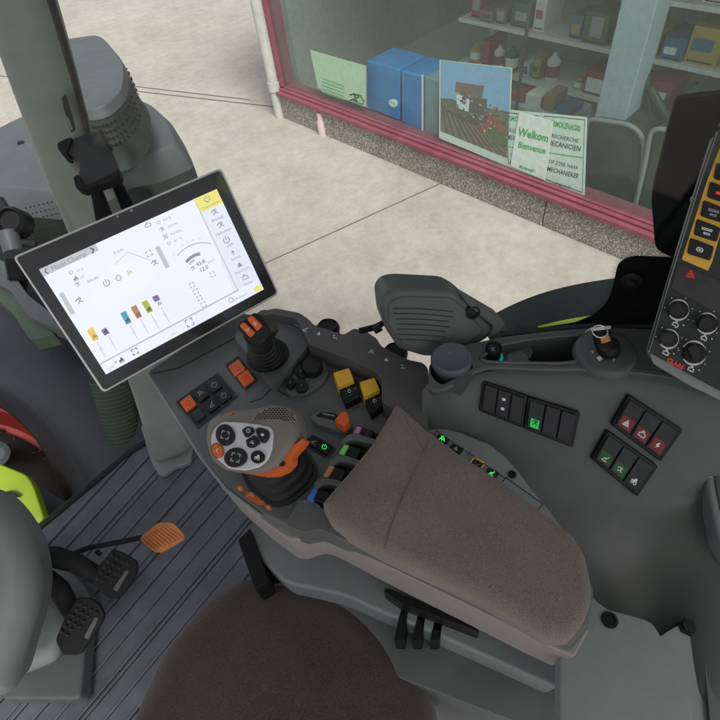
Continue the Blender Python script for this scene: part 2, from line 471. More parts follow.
for a, b in zip(js[:-1], js[1:]):
    m1 = MB(); wbox(m1, a + .004, b - .004, 0, h_m0, -.25, 0, M['pebble']); m1.build('plinth_panel', shop, bevel=.006)
m1 = MB(); wbox(m1, 0, LW, 0, h_m0 - .01, -.24, -.015, mj); m1.build('wall_core', shop)
dz = h_m1 - h_m0
m1 = MB()
wbox(m1, -.02, LW, h_m0, h_m0 + dz * .5, -.2, .03, M['maroon'])
wbox(m1, -.02, LW, h_m0 + dz * .5, h_m0 + dz * .8, -.2, -.012, M['maroon'])
wbox(m1, -.02, LW, h_m0 + dz * .8, h_m1, -.2, -.045, M['maroon'])
for s in (0.0, LW - .08): wbox(m1, s, s + .08, h_m1, 3.3, -.2, -.03, M['maroon'])
wbox(m1, -.02, LW, 3.3, 3.45, -.2, 0, M['maroon'])
m1.build('window_frame', shop, bevel=.006, seg=2)
m1 = MB(); wbox(m1, .08, LW - .08, h_m1 - .01, 3.32, -.075, -.063, M['shopglass']); m1.build('window_pane', shop)
m1 = MB(); wbox(m1, 0, LW, 0, 3.6, -4.2, -4.1, M['shopwall']); wbox(m1, 0, .1, 0, 3.6, -4.1, -.25, M['shopwall']); m1.build('back_wall', shop)
m1 = MB(); wbox(m1, .1, LW, 0, .12, -4.1, -.25, M['shopfloor']); m1.build('shop_floor', shop)
m1 = MB(); wbox(m1, 0, LW, 3.45, 3.6, -4.2, .1, M['shopwall']); m1.build('shade_ceiling', shop)  # out of view, added to darken the shop interior
m1 = MB(); sm = wsd(584, 110)
wbox(m1, sm - .10, sm + .12, .1, 3.3, -.62, -.40, M['mullion']); m1.build('pillar', shop, bevel=.01)
# rainwater pipe
pp = G.hit(280.5, 116)
m1 = MB(); m1.tube([pp, pp + V((0, 0, 3.2))], .058, M['pipe'], 18)
for z in (.28, 1.6): m1.tube([pp + V((0, 0, z)), pp + V((0, 0, z + .09))], .067, M['pipe'], 18)
tag(m1.build('downpipe'), 'white vertical rainwater pipe at the end of the pebble dash wall', 'pipe')
pp = G.hit(323.5, 133.5)
m1 = MB(); m1.lathe(pp, V((0, 0, 1)), [(.001, 0), (.052, 0), (.052, .12), (.045, .14), (.038, .15), (.038, .215), (.032, .225), (.001, .225)], M['stub'], 20)
m1.tube([pp + V((0, 0, .08)) - wd * .03, pp + V((0, 0, .12)) - wd * .055], .026, M['stub'], 12)
tag(m1.build('pipe_stub'), 'short pinkish white pipe stub standing against the low wall', 'pipe')

# things behind and on the shop glass
S1 = Plane(A0 - wn * .085, wn)      # inner face of the glass
def board(name, pts, mat, label, cat, group=None, pl=S1, h=0, t=.004):
    m = MB(); m.px(pl, pts, h, h - t, mat); return m
m = board('', [(439.5, 60), (512, 68), (507.5, 166.5), (439, 138)], M['paper'], 0, 0)
m.sheet(S1, [(440.5, 60.5), (511, 68.5), (509, 112), (440.5, 99)], .001, M['bannersky'])
m.sheet(S1, [(440.5, 99), (509, 112), (507, 158.5), (440.3, 131)], .001, M['bannerfield'])
for k in range(9):
    x0 = 441 + k * 7
    m.sheet(S1, [(441 + k * 2.4, 101 + k * .5), (442 + k * 2.4, 101.2 + k * .5), (448 + k * 7.3, 133.5 + k * 2.9), (445 + k * 7.3, 132.4 + k * 2.9)], .0016, M['bannerfield2'])
m.sheet(S1, [(485, 131), (492, 120), (509, 124), (507.5, 148), (498, 146)], .0022, M['bannergreen'])
m.sheet(S1, [(440.5, 98), (452, 99), (460, 103), (459, 106), (440.5, 101)], .0019, M['bannergreen'])
for q, mm in (([(456, 92), (470, 94), (469, 112), (457, 108)], 'paper'), ([(456, 82), (484, 86), (482, 97), (470, 100), (455, 92)], 'bannerroof'), ([(470, 97), (487, 99), (486, 122), (476, 126), (468, 115)], 'bannerfield2'),
              ([(472, 116), (484, 110), (493, 118), (491, 130), (480, 133)], 'bannerred'), ([(490, 112), (503, 124), (509, 134), (496, 132)], 'bannerred'), ([(444, 110), (468, 115), (474, 124), (460, 120)], 'bannerfield2'),
              ([(462, 96), (467, 97), (466, 104), (461, 103)], 'screenpurple')):
    m.sheet(S1, q, .0027, M[mm])
rb_ = random.Random(2)
for k in range(150):
    x, y = 456 + rb_.random() * 50, 88 + rb_.random() * 52
    t = (x - 456) / 50
    if not (86 + t * 26 < y < 116 + t * 26): continue
    w_, h_ = rb_.uniform(.5, 3.2), rb_.uniform(.4, 2.4); c_ = rb_.choice(['bannerred', 'bannerroof', 'bannerfield2', 'paper', 'bannerred', 'ink', 'bannerfield', 'greyprint'])
    m.sheet(S1, [(x, y), (x + w_, y + w_ * rb_.uniform(0, .6)), (x + w_ * .9, y + h_ + w_ * .3), (x - .3, y + h_)], .0030 + k * .000008, M[c_])
for k in range(260):
    x, y = 441 + rb_.random() * 66, 103 + rb_.random() * 50
    if y < 103 + (x - 441) * .2 or y > 129 + (x - 441) * .4: continue
    m.sheet(S1, [(x, y), (x + rb_.uniform(.6, 2), y + .5), (x + rb_.uniform(.6, 2), y + 1.1), (x, y + .6)], .0020 + k * .000002, M[rb_.choice(['bannerfield2', 'bannerroof', 'bannerfield'])] if x < 486 or y < 124 else M[rb_.choice(['bannergreen', 'deepgreen'])])
tag(m.build('banner'), 'printed banner of a harvester working in a ploughed field behind glass', 'banner')
m = board('', [(310, 50), (366, 66), (365.5, 107), (318, 88)], M['banneryel'], 0, 0)
m.strokes(S1, IC['hands'], 354, 98, 6, 20, .001, M['ink'], .25); m.strokes(S1, IC['engine'], 359, 100, 5, 20, .001, M['papergreen'], .3)
for k in range(5): m.sheet(S1, [(322, 78 + k * 3.4), (344, 86 + k * 3.4), (344, 86.9 + k * 3.4), (322, 78.9 + k * 3.4)], .001, M['papergreen'])
tag(m.build('banner'), 'pale green banner with a black line drawing left of blue tank', 'banner')
# two notices side by side
m = board('', [(500.4, 109), (541.3, 113), (539, 180), (506.7, 166)], M['paper'], 0, 0)
def frame_line(m, q, w, mat, h, pl=S1):
    c = (sum(p[0] for p in q) / len(q), sum(p[1] for p in q) / len(q))
    for i in range(len(q)):
        a, b = q[i], q[(i + 1) % len(q)]
        ia = tuple(a[j] + (c[j] - a[j]) * w for j in (0, 1)); ib = tuple(b[j] + (c[j] - b[j]) * w for j in (0, 1))
        m.sheet(pl, [a, b, ib, ia], h, mat)
frame_line(m, [(504.2, 112), (538.5, 115.5), (536, 176), (508.5, 163.5)], .03, M['ink'], .001)
m.text(S1, 'VERMOLENAGRI', 520, 119.5, 7.5, 8, .001, M['papergreen'], .02, .62)
m.text(S1, 'RECHERCHE', 522, 132, 5.2, 9, .001, M['ink'], 0, .9)
m.text(S1, 'MECANICIEN', 522, 139.5, 6.4, 10, .001, M['ink'], .01, .85)
m.sheet(S1, [(507, 146), (538, 152), (538, 152.8), (507, 146.8)], .001, M['papergreen'])
m.text(S1, 'OP ZOEK NAAR', 523, 157.5, 4.8, 12, .001, M['ink'], 0, .75)
m.text(S1, 'MECHANIEKER', 523, 165, 5.6, 14, .001, M['ink'], .01, .72)
tag(m.build('notice'), 'white job notice half hidden behind the slanted welcome sheet', 'notice')
m = board('', [(541.8, 113.1), (587, 117.3), (584.4, 196), (539.3, 180.2)], M['paper'], 0, 0)
frame_line(m, [(544, 115.5), (585, 119.5), (582.3, 193), (541, 178)], .022, M['ink'], .001)
m.text(S1, 'VERMOLENAGRI', 564, 125.5, 8.0, 11, .001, M['papergreen'], .03, .56)
m.text(S1, 'RECHERCHE', 565, 138.2, 5.6, 12, .001, M['ink'], .005, .88)
m.text(S1, 'MECANICIEN', 564, 145.6, 7.2, 12, .001, M['ink'], .015, .80)
m.sheet(S1, [(544, 151.5), (583.5, 157.6), (583.4, 158.6), (544, 152.4)], .001, M['papergreen'])
m.text(S1, 'OP ZOEK NAAR', 563.5, 164.5, 5.2, 13, .001, M['ink'], .005, .80)
m.text(S1, 'MECHANIEKER', 563, 172.5, 6.6, 14, .001, M['ink'], .015, .74)
m.text(S1, '087.63.64.07', 562, 185.5, 4.2, 15, .001, M['ink'], 0, .85)
tag(m.build('notice'), 'white job notice reading recherche mecanicien in a black border', 'notice')
m = board('', [(519.3, 111.5), (553.3, 121.4), (545, 180.3), (510.4, 166)], M['paper'], 0, 0, h=.012)
m.text(S1, 'Welkom', 533.5, 134.8, 11, 13, .0135, M['papergreen'], .025, .80)
m.text(S1, 'Bienvenue', 532, 147.7, 8.8, 14, .0135, M['papergreen'], .02, .78)
m.text(S1, 'Molenagri', 527, 168.5, 4.8, 16, .0135, M['papergreen'], .02, .85)
tag(m.build('welcome_sign'), 'slanted white sheet with green words Welkom and Bienvenue on the window', 'sign')
# blue tank
tk = thing('storage_tank', 'glossy blue tank with white oval badge behind the shop window', 'tank', WP(wsd(400, 120), .12, -.5))
S2 = Plane(A0 - wn * .16, wn)
m = MB(); m.px(S2, rnd([(366, 60), (399, 69), (399, 121.5), (366, 107)], 3), 0, -.35, M['tank']); m.build('tank_section', tk, bevel=.02, seg=3)
m = MB(); m.px(S2, rnd([(401, 70), (423, 76), (423, 132), (401, 122.5)], 3), 0, -.35, M['tank']); m.build('tank_section', tk, bevel=.02, seg=3)
m = MB(); m.px(S2, rnd([(424, 76), (437.5, 80), (437.5, 139), (424, 133)], 2), -.01, -.35, M['tankclear']); m.sheet(S2, [(421.5, 74), (423.5, 75), (423.5, 132), (421.5, 131)], .008, M['shelf']); m.build('tank_end', tk, bevel=.01)
m = MB(); m.px(S2, circ(393, 103.2, 4.6, 3.7, 20, 30), .006, 0, M['paper']); m.strokes(S2, [[(-.7, 0), (.7, 0)]], 393, 103.2, 4, 25, .0075, M['screenblue'], .35); m.build('badge', tk)
# dark green panels standing in for the tractor's reflection in the shop glass
def shell(pts, off, label, t=.5):  # builds one stand-in panel for the tractor's reflection
    pl = Plane(A0 - wn * off, wn); th = thing('reflection_panel', label, 'reflection panel', pl.hit(*pts[len(pts) // 2]), 'dark green tractor reflection panels behind the glass')
    m = MB(); m.px(pl, rnd(pts, 12), 0, -t, M['deepgreen']); m.build('reflection_face', th, bevel=.05, seg=4)
    q = rnd(pts, 12); m = MB(); p3 = [pl.hit(x, y, .01) for x, y in q]; m.tube(p3 + [p3[0]], .016, M['lightgrey'], 8); m.build('reflection_rim', th)
shell([(586, 118), (633, 125), (645, 140), (640, 190), (625, 225), (600, 240), (578, 215)], .35, 'large dark green rounded panel standing in for a tractor reflection right of the job notices')
shell([(651, 128), (672, 130), (690, 160), (690, 290), (640, 270), (633, 215), (646, 160)], .32, 'dark green rounded panel standing in for a tractor reflection partly behind the black panel')
# tubular stand
pl = Plane(A0 - wn * .6, wn)
m = MB()
m.tube([pl.hit(645, 60), pl.hit(648, 95), pl.hit(651, 125), pl.hit(664, 119)], .022, M['tubegreen'])
m.tube([pl.hit(650, 88), pl.hit(658, 103), pl.hit(668, 120), pl.hit(672, 150)], .03, M['tubegreen'])
tag(m.build('tube_frame'), 'bent dark green tube frame inside the shop above the reflection panels', 'frame')
# shelving with goods
sh = thing('shelf_unit', 'white shop shelving standing behind the window', 'shelf', WP(wsd(620, 100), .12, -1.6))
s0, s1 = wsd(520, 100), wsd(700, 120)
shz = [.35, .75, 1.15, 1.55, 1.95]
for z in shz:
    m = MB(); wbox(m, s0 - 1.6, s1 + 3.2, z, z + .035, -1.9, -1.35, M['shelf']); m.build('shelf_board', sh, bevel=.004)
for s in (s0 - 1.6, s0 - .2, s0 + 1.2, s0 + 2.8, s1 + 3.2):
    m = MB(); wbox(m, s, s + .04, .12, 2.3, -1.92, -1.90, M['shelf']); m.build('upright', sh)
rr = random.Random(3)
spots = []
for zi, z in enumerate(shz):
    s = s0 - 1.5
    while s < s1 + 2.4:
        w = rr.uniform(.07, .24)
        if rr.random() < .88: spots.append((s, w, z, rr.uniform(.10, .28), rr.choice(['boxw', 'boxw', 'boxk', 'boxb', 'boxr', 'boxg', 'boxy', 'can', 'can'])))
        s += w + rr.uniform(.01, .07)
cn = dict(boxw='white', boxb='blue', boxr='red', boxk='brown', boxg='green', boxy='yellow')
for (s, w, z, hh, c) in spots:
    m = MB()
    if c == 'can':
        c2 = rr.choice(['boxw', 'boxb', 'boxg', 'boxy', 'boxr']); w = min(w, .12); cp = WP(s + w / 2, z + .036, -1.45)
        m.lathe(cp, V((0, 0, 1)), [(w / 2, 0), (w / 2, hh * .75), (w * .3, hh * .85), (w * .18, hh * .9), (w * .18, hh), (.001, hh)], M[c2], 16, False)
        m.lathe(cp, V((0, 0, 1)), [(w / 2 + .001, hh * .2), (w / 2 + .001, hh * .6)], M['paper' if c2 != 'boxw' else 'boxr'], 16, False)
        tag(m.build('bottle'), '%s bottle with a paper band among the goods on the shop shelves' % cn[c2], 'bottle', '%s bottles on the shop shelves' % cn[c2]); continue
    tz = rr.uniform(-.12, .12); f0 = rr.uniform(-1.42, -1.37); wbox(m, s, s + w, z + .036, z + .036 + hh * .9, -1.70, f0, M[c])
    lab = rr.choice(['paper', 'boxy', 'boxb', 'greyprint', 'boxr'])
    if lab != c:
        a, b = rr.uniform(.06, .3), rr.uniform(.6, .94); wbox(m, s + w * a, s + w * b, z + .036 + hh * rr.uniform(.1, .35), z + .036 + hh * rr.uniform(.5, .8), f0, f0 + .002, M[lab])
    wbox(m, s + w * .1, s + w * .9, z + .036 + hh * .05, z + .036 + hh * .09, f0, f0 + .003, M['ink'])
    tag(m.build('carton', bevel=.003), '%s product carton lined up on the white shop shelving' % cn[c], 'carton', '%s cartons on the shop shelves' % cn[c])

# low display table behind the banner and notices
P7 = Plane(A0 - wn * .75, wn); zt = (P7.hit(540, 112) - A0).z; sA, sB = (P7.hit(500, 100) - A0).dot(wd), (P7.hit(572, 110) - A0).dot(wd)
dt = thing('display_table', 'grey display table with small goods behind the banner', 'table', WP((sA + sB) / 2, .12, -.9))
m = MB(); wbox(m, sA, sB, zt - .03, zt, -1.1, -.75, M['mullion']); m.build('tabletop', dt, bevel=.004)
for a_, b_ in ((sA, -.77), (sB - .03, -.77), (sA, -1.07), (sB - .03, -1.07)):
    m = MB(); wbox(m, a_, a_ + .03, .12, zt - .03, b_ - .03, b_, M['mullion']); m.build('leg', dt)
s = sA + .03; k = 0
goods = [('carton', 'boxr', .16, .05, 'flat red carton on the display table behind the banner'), ('carton', 'boxw', .14, .09, 'small white carton on the display table'), ('carton', 'boxk', .10, .13, 'brown carton standing on the display table'), ('carton', 'boxb', .13, .06, 'low blue carton at the right end of the display table')]
for nm, mt_, w_, h_, lb in goods:
    if s + w_ > sB: break
    m = MB(); wbox(m, s, s + w_, zt + .001, zt + h_, -1.0, -.80, M[mt_]); tag(m.build(nm, bevel=.003), lb, 'carton'); s += w_ + .03
m = MB(); m.tube([WP(sA + .2, .12, -.7), WP(sA + .22, 1.7, -.7)], .014, M['hose'], 8); tag(m.build('display_pole'), 'thin dark green pole beside the display table', 'pole')

# ---------------------------------------------------------------- tractor outside the cab
# front wheel, steered, with red rim
wc = P(-42, 524, 2.15); wax = (cd(.62, .26, .9))
tn = thing('tractor_front', 'lime green tractor front with red rimmed wheel at the left edge outside the cab', 'tractor', wc - V((0, 0, .6)))
m = MB(); m.lathe(wc, wax, [(.45, -.28), (.62, -.26), (.68, -.15), (.68, .05), (.62, .12), (.50, .13), (.47, .10), (.46, -.2)], M['tyre'], 64, False)
for k in range(30):
    a = k * 2 * math.pi / 30; u = wax.orthogonal().normalized(); w2 = wax.cross(u); d = u * math.cos(a) + w2 * math.sin(a); t = wax.cross(d)
    m.prism([wc + d * .71 + wax * .1 + t * .03, wc + d * .71 + wax * .1 - t * .03, wc + d * .71 - wax * .1 - t * .09, wc + d * .71 - wax * .1 - t * .03], -d * .08, M['tyre'])
fw = m.build('front_wheel', tn)
m = MB(); m.lathe(wc, wax, [(.465, .10), (.452, .10), (.44, .03), (.43, -.12), (.30, -.16), (.10, -.12), (.001, -.12)], M['rimred'], 64, False); m.build('rim', fw)
m = MB(); m.lathe(wc, wax, [(.40, -.10), (.33, -.05), (.22, -.04), (.2, -.1)], M['tyre'], 40, False)
m.lathe(wc, wax, [(.14, -.12), (.14, -.05), (.10, -.03), (.001, -.03)], M['dirt'], 24, False)
m.lathe(wc + cd(1, 0, 0) * .15 + cd(0, 1, 0) * .28, wax, [(.05, -.1), (.05, 0), (.034, .01), (.03, -.02), (.001, -.02)], M['housing'], 20, False)
for k in range(500):
    a = rr.uniform(0, 6.28); r_ = rr.uniform(.08, .41); u = wax.orthogonal().normalized(); w2 = wax.cross(u)
    m.lathe(wc + (u * math.cos(a) + w2 * math.sin(a)) * r_ + wax * -.10, wax, [(rr.uniform(.005, .016), 0), (.006, rr.uniform(.005, .02)), (.001, .02)], M['dirt'], 6, False)
m.build('hub', fw)
# curved black mudguard
def grid(rows, mat, thick=0, sub=2):
    mb = MB(); nr, nc = len(rows), len(rows[0]); vs = [p for r in rows for p in r]
    mb.add(vs, [[i * nc + j, i * nc + j + 1, (i + 1) * nc + j + 1, (i + 1) * nc + j] for i in range(nr - 1) for j in range(nc - 1)], mat)
    return mb
rows = [[P(-60, 235, 2.5), P(10, 250, 2.35), P(70, 290, 2.2), P(130, 340, 2.05), P(190, 400, 1.95)],
        [P(-60, 300, 2.2), P(0, 310, 2.1), P(55, 345, 2.0), P(105, 390, 1.92), P(165, 460, 1.85)],
        [P(-60, 350, 2.0), P(-5, 362, 1.95), P(40, 392, 1.9), P(84, 440, 1.86), P(140, 510, 1.8)],
        [P(-60, 372, 1.95), P(-10, 384, 1.93), P(26, 408, 1.9), P(62, 450, 1.86), P(92, 530, 1.8)],
        [P(-60, 392, 2.1), P(-12, 398, 2.1), P(20, 420, 2.08), P(52, 458, 2.05), P(78, 545, 2.0)]]
mg = grid(rows, M['mud'], .01).build('front_mudguard', subsurf=3)
sm_ = mg.modifiers.new('t', 'SOLIDIFY'); sm_.thickness = .012; sm_.offset = -1
tag(mg, 'curved black mudguard arching over the front wheel', 'mudguard')
# dark chassis below, behind the wheel
m = MB(); m.px(HP(2.2), rnd([(60, 420), (180, 380), (240, 420), (160, 560), (60, 560)], 10), 0, -.45, M['blackm']); tag(m.build('chassis_block', bevel=.03), 'dark chassis block below the front edge of the cab floor', 'chassis')
# exhaust housing
hs = thing('exhaust_housing', 'big grey green chamfered engine cover with perforated sides by the pillar', 'engine cover', P(80, 250, 2.0))
HB = HP(.93)
ol = [(-60, 175), (-10, 132), (20, 117), (60, 101), (133, 97.5), (150, 104), (165, 118), (176, 142), (140, 157), (118, 160), (60, 190), (-10, 185)]
m = MB()
ol_in = rnd(ol, 6)
tz = [HB.hit(x, y) for x, y in ol_in]; cc = sum(tz, V()) / len(tz)
r1 = [cc + (p - cc) * 1.06 - V((0, 0, .035)) for p in tz]; r2 = [cc + (p - cc) * 1.10 - V((0, 0, .10)) for p in tz]
r3 = [cc + (p - cc) * 1.10 - V((0, 0, .42)) for p in tz]; r4 = [cc + (p - cc) * 1.0 - V((0, 0, .7)) for p in tz]
m.loft([r2, r1, tz], M['housing'], False, True); m.loft([r4, r3, r2], M['housegreen'], True, False); m.build('cover', hs, bevel=.006)
m = MB()
for (x, y) in ((146.5, 119.5), (21, 143), (130, 128)): m.lathe(HB.hit(x, y), V((0, 0, 1)), [(.014, 0), (.013, .004), (.001, .005)], M['black'], 14, False)
m.build('screw', hs)
# perforations on the near faces
m = MB()
VP = Plane(P(60, 225, 1.86), cd(.02, -.35, .9))
for i in range(12):
    for j in range(6):
        x = 26 + i * 4.3 + (j % 2) * 2.1; y = 208 + j * 6.5 - i * 1.0
        if x < 66 - j * 0: m.sheet(VP, circ(x, y, 1.1, .8, 8), 0, M['black'])
m.build('perforated_side', hs)
ex = thing('exhaust_stack', 'short grey capped exhaust tower with perforated sleeve on the engine cover', 'exhaust', HB.hit(112, 128))
XB = HP(.66)
top = [XB.hit(x, y) for x, y in rnd([(58, 40), (100, 34), (124, 62), (122, 90), (104, 106), (82, 110), (60, 90)], 9)]
cc = sum(top, V()) / len(top)
m = MB(); m.loft([[cc + (p - cc) * 1.05 - V((0, 0, .03)) for p in top], top], M['housing'], False, True); m.build('cap', ex, bevel=.004)
m = MB(); m.loft([[cc + (p - cc) * 1.2 - V((0, 0, .18)) for p in top], [cc + (p - cc) * 1.08 - V((0, 0, .13)) for p in top], [cc + (p - cc) * 1.04 - V((0, 0, .03)) for p in top]], M['housegreen'], False, False)
N_ = len(top)
for i in range(N_):
    for u in ((0,) if (top[i] - top[(i + 1) % N_]).length > .012 or i % 2 == 0 else ()):
        a = top[i] * (1 - u) + top[(i + 1) % N_] * u; b_ = (a - cc).normalized()
        for z in (-.05, -.07, -.09, -.11):
            p = cc + (a - cc) * (1.045 + (-z - .03) * .25) + V((0, 0, z)) + b_ * .004
            t = V((-b_.y, b_.x, 0)) * .007; w2 = V((0, 0, .006))
            m.poly([p - t, p - w2, p + t, p + w2], M['black'])
m.build('sleeve', ex)
# ribbed hose
a, b_ = P(118, 380, 1.95), P(132, 462, 1.9)
a = P(108, 378, 1.85); b_ = P(134, 470, 1.95); path = []; rad = []
for k in range(150):
    path.append(a.lerp(b_, k / 149)); rad.append(.058 + .0035 * math.sin(k * math.pi * 2 / 6))
m = MB(); m.tube(path, rad, M['hose'], 20); tag(m.build('ribbed_hose'), 'green grey ribbed hose standing behind the pillar foot', 'hose')
# hose clutter at far left
m = MB()
for k in range(5):
    m.tube([P(-20 + k * 5, 200, 1.75), P(2 + k * 5, 228 + k * 2, 1.72), P(8 + k * 2, 256, 1.75), P(12 + k * 3, 275, 1.85), P(10 + k * 3, 300, 2.1), P(0 + k * 3, 330, 2.4)], .014, M['blackm'], 10)
m.lathe(P(10, 221, 1.62), cd(0, 0, 1), [(.045, -.05), (.045, 0), (.036, .012), (.03, .0), (.001, .0)], M['black'], 20)
m.tube([P(12, 242, 1.62), P(36, 244, 1.64)], .012, M['blackm']); m.tube([P(8, 232, 1.62), P(14, 252, 1.62)], .028, M['housing'], 12)
tag(m.build('hose_bundle'), 'bundle of black hoses and coupling at the left edge', 'hoses')
m = MB(); m.px(HP(1.12), rnd([(-20, 250), (5, 262), (28, 295), (50, 312), (62, 330), (50, 326), (30, 318), (10, 290), (-20, 275)], 4), 0, -.05, M['housing'])
m.px(HP(1.15), rnd([(-20, 262), (8, 285), (35, 322), (56, 334), (30, 340), (12, 312), (-20, 285)], 4), 0, -.05, M['hose'])
tag(m.build('side_step', bevel=.008), 'grey green folded sheet step behind the terminal corner', 'step')
# lime bonnet piece
m = cushion(Plane(P(15, 495, 1.7), cd(.3, .35, .9)), [(-60, 450), (0, 464), (27, 475), (34, 486), (45, 519), (38, 524), (10, 520), (-60, 560)], 0, .10, .006, M['lime'], .002, rd=4); bn = m.build('bonnet', tn)
m = MB(); LP = Plane(P(15, 495, 1.68), cd(.3, .35, .9)); m.px(LP, rnd([(3, 492), (12, 490.5), (20, 496), (8, 498)], 1.5), .0, -.03, M['black']); m.build('vent', bn)
m = MB(); m.px(HP(1.62), rnd([(28, 480), (40, 484), (70, 505), (56, 530), (44, 525), (36, 500)], 4), 0, -.2, M['mud']); m.build('bonnet_bracket', tn, bevel=.01)
# rear mudguard outside the side window, lime edge
rm = thing('rear_mudguard', 'wide black rear mudguard with lime green edge outside the window', 'mudguard', P(600, 310, 1.3))
rows = [[P(478, 322, 1.38), P(520, 300, 1.38), P(560, 287, 1.38), P(610, 278, 1.38), P(670, 272, 1.38), P(760, 268, 1.38)],
        [P(484, 328, 1.30), P(526, 312, 1.30), P(566, 303, 1.30), P(615, 298, 1.30), P(670, 296, 1.30), P(760, 294, 1.30)],
        [P(490, 340, 1.22), P(530, 327, 1.22), P(570, 321, 1.22), P(620, 317, 1.22), P(670, 316, 1.22), P(760, 316, 1.22)],
        [P(492, 350, 1.22), P(532, 342, 1.22), P(570, 338, 1.22), P(620, 336, 1.22), P(670, 336, 1.22), P(760, 336, 1.22)]]
g = grid(rows, M['mud']).build('fender_skin', rm, subsurf=3)
m = MB(); pts = [P(538, 326, 1.19), P(566, 319.5, 1.19), P(600, 314, 1.19), P(640, 308, 1.19), P(700, 304, 1.19)]
pts2 = [P(538, 335, 1.19), P(566, 331, 1.19), P(600, 328, 1.19), P(640, 325, 1.19), P(700, 322, 1.19)]
m.loft([[p + cd(0, 0, -1) * .02 for p in pts2], pts2, pts, [p + cd(0, 0, -1) * .02 for p in pts]], M['lime'], False, False, closed=False); m.build('lime_edge', rm)

# ================================================================ CAB: floor, pillar, glass
FL = HP(1.30)
m = MB()
fo = [(40, 527), (130, 452), (160, 430), (330, 380), (900, 500), (900, 1500), (-500, 1500), (-80, 640)]
m.px(FL, fo, 0, -.06, M['floor'])
struct(m.build('floor', bevel=.004))
m = MB()
vx, vy = 2164, -1762
def toward(x, y, k): return (x + (vx - x) * k, y + (vy - y) * k)
rf_ = random.Random(8)
xs_ = [-70, -45, -22, 0, 7, 30, 52, 74, 81, 102, 124, 146, 152, 174, 197, 203, 226, 248, 270]
for x in xs_:
    bx_, by_ = x - 78, 730
    ks = [k * .003 for k in range(60) if inside(*toward(bx_, by_, k * .003), fo)]
    if len(ks) < 4: continue
    k0, k1 = ks[0], ks[-1] - .0008
    wg = rf_.choice([1.5, 2.6, 1.8]); wb = rf_.choice([1, 1, 1.6])
    for off, mm, hh, w_ in ((0, 'floor', .0026, .0030), (wg, 'floorgap', .0008, .0014 * wb), (-1.5, 'floorhighlight', .0009, .0006)):
        q0, q2 = FL.hit(*toward(bx_ + off, by_, k0)), FL.hit(*toward(bx_ + off, by_, k1)); d = (q2 - q0).normalized(); s_ = V((-d.y, d.x, 0)) * w_; up = V((0, 0, hh))
        if mm == 'floor': m.prism([q0 - s_ + up, q2 - s_ + up, q2 + s_ + up, q0 + s_ + up], V((0, 0, -.006)), M[mm], 0)
        else: m.poly([q0 - s_ + up, q2 - s_ + up, q2 + s_ + up, q0 + s_ + up], M[mm])
struct(m.build('floor_ridges', bpy.data.objects['floor'], bevel=.0015))
# dark gasket at the floor's front edge
m = MB(); pa, pb = FL.hit(30, 536), FL.hit(131, 452); m.tube([pa, pa.lerp(pb, .5), pb, FL.hit(150, 440)], .010, M['rubber'], 10)
tag(m.build('floor_gasket'), 'black rubber gasket along the front edge of the cab floor', 'gasket')
# pillar
plr = thing('cab_pillar', 'leaning grey green cab pillar with a foot on the floor', 'pillar', FL.hit(172, 462))
def psec(xl, yl, xr, yr, d, t):
    a, b = P(xl, yl, d), P(xr, yr, d); w_ = (b - a); n_ = cd(0, 0, -1)
    pts = []
    for u, k in ((0, .75), (.03, .25), (.12, .03), (.3, -.06), (.7, -.06), (.88, .03), (.97, .25), (1, .75), (.9, 1.1), (.1, 1.1)):
        pts.append(a + w_ * u + n_ * t * k)
    return pts
m = MB()
secs = [psec(-95, -150, -5, -170, .58, .06), psec(-28, 0, 42, -18, .72, .06), psec(3, 90, 69, 74, .83, .06), psec(62, 232, 100, 214, 1.10, .06), psec(92, 300, 128, 285, 1.2, .06), psec(127, 388, 163, 372, 1.37, .06), psec(139, 430, 178, 412, 1.44, .06), psec(149, 458, 190, 440, 1.49, .065), psec(154, 466, 190, 452, 1.51, .05)]
m.loft(secs, M['pillar']); m.build('post', plr, subsurf=2)
m = MB(); m.px(FL, rnd([(140, 425), (150, 460), (158, 475), (166, 474), (172, 468), (190, 462), (193, 440), (165, 415)], 4), .02, 0, M['lightgrey']); m.build('foot', plr, bevel=.006)
m = MB(); m.tube([P(30, -80, .64), P(45, -20, .712), P(60, 30, .765), P(73, 74, .82), P(84, 114, .90), P(92, 146, .96)], .0055, M['black'], 10); m.build('trim_strip', plr)
PP = PL3(P(40, 90, .812), P(66, 80, .812), P(82, 215, 1.05))
m = MB(); m.px(PP, rnd([(63.5, 108), (68, 105), (76, 130), (71.5, 133)], 1), .004, -.02, M['black']); m.px(PP, rnd([(66.5, 117), (69, 119), (73, 130), (71, 130)], .8), .006, .003, M['lightgrey']); m.build('slot', plr)
# phone holder
ph = thing('phone_holder', 'black clamp phone holder fixed on the cab pillar above the terminal', 'phone holder', P(100, 225, .82))
HPL = Plane(P(90, 155, .78), cd(.12, .15, 1))
body = rnd([(62, 141), (100, 129.5), (108.5, 144), (115, 160), (118.5, 174), (83, 188), (77, 180), (79.5, 165), (75, 158), (66, 154)], 3)
m = MB(); m.px(HPL, body, 0, -.018, M['tread']); m.build('cradle', ph, bevel=.003, seg=3)
for q in ([(57, 143), (66, 138.5), (72, 137), (70, 143), (66, 153.5), (70, 157), (64, 157), (58, 149)], [(73, 177), (78, 174), (84, 186), (114, 172.5), (119, 168), (120, 176), (112, 181), (83, 190.5), (76, 188)], [(98, 129), (101.5, 128.8), (110, 145), (106, 145)]):
    m = MB(); m.px(HPL, rnd(q, 2), .006, -.012, M['blackm']); m.build('clamp_lip', ph, bevel=.003, seg=3)
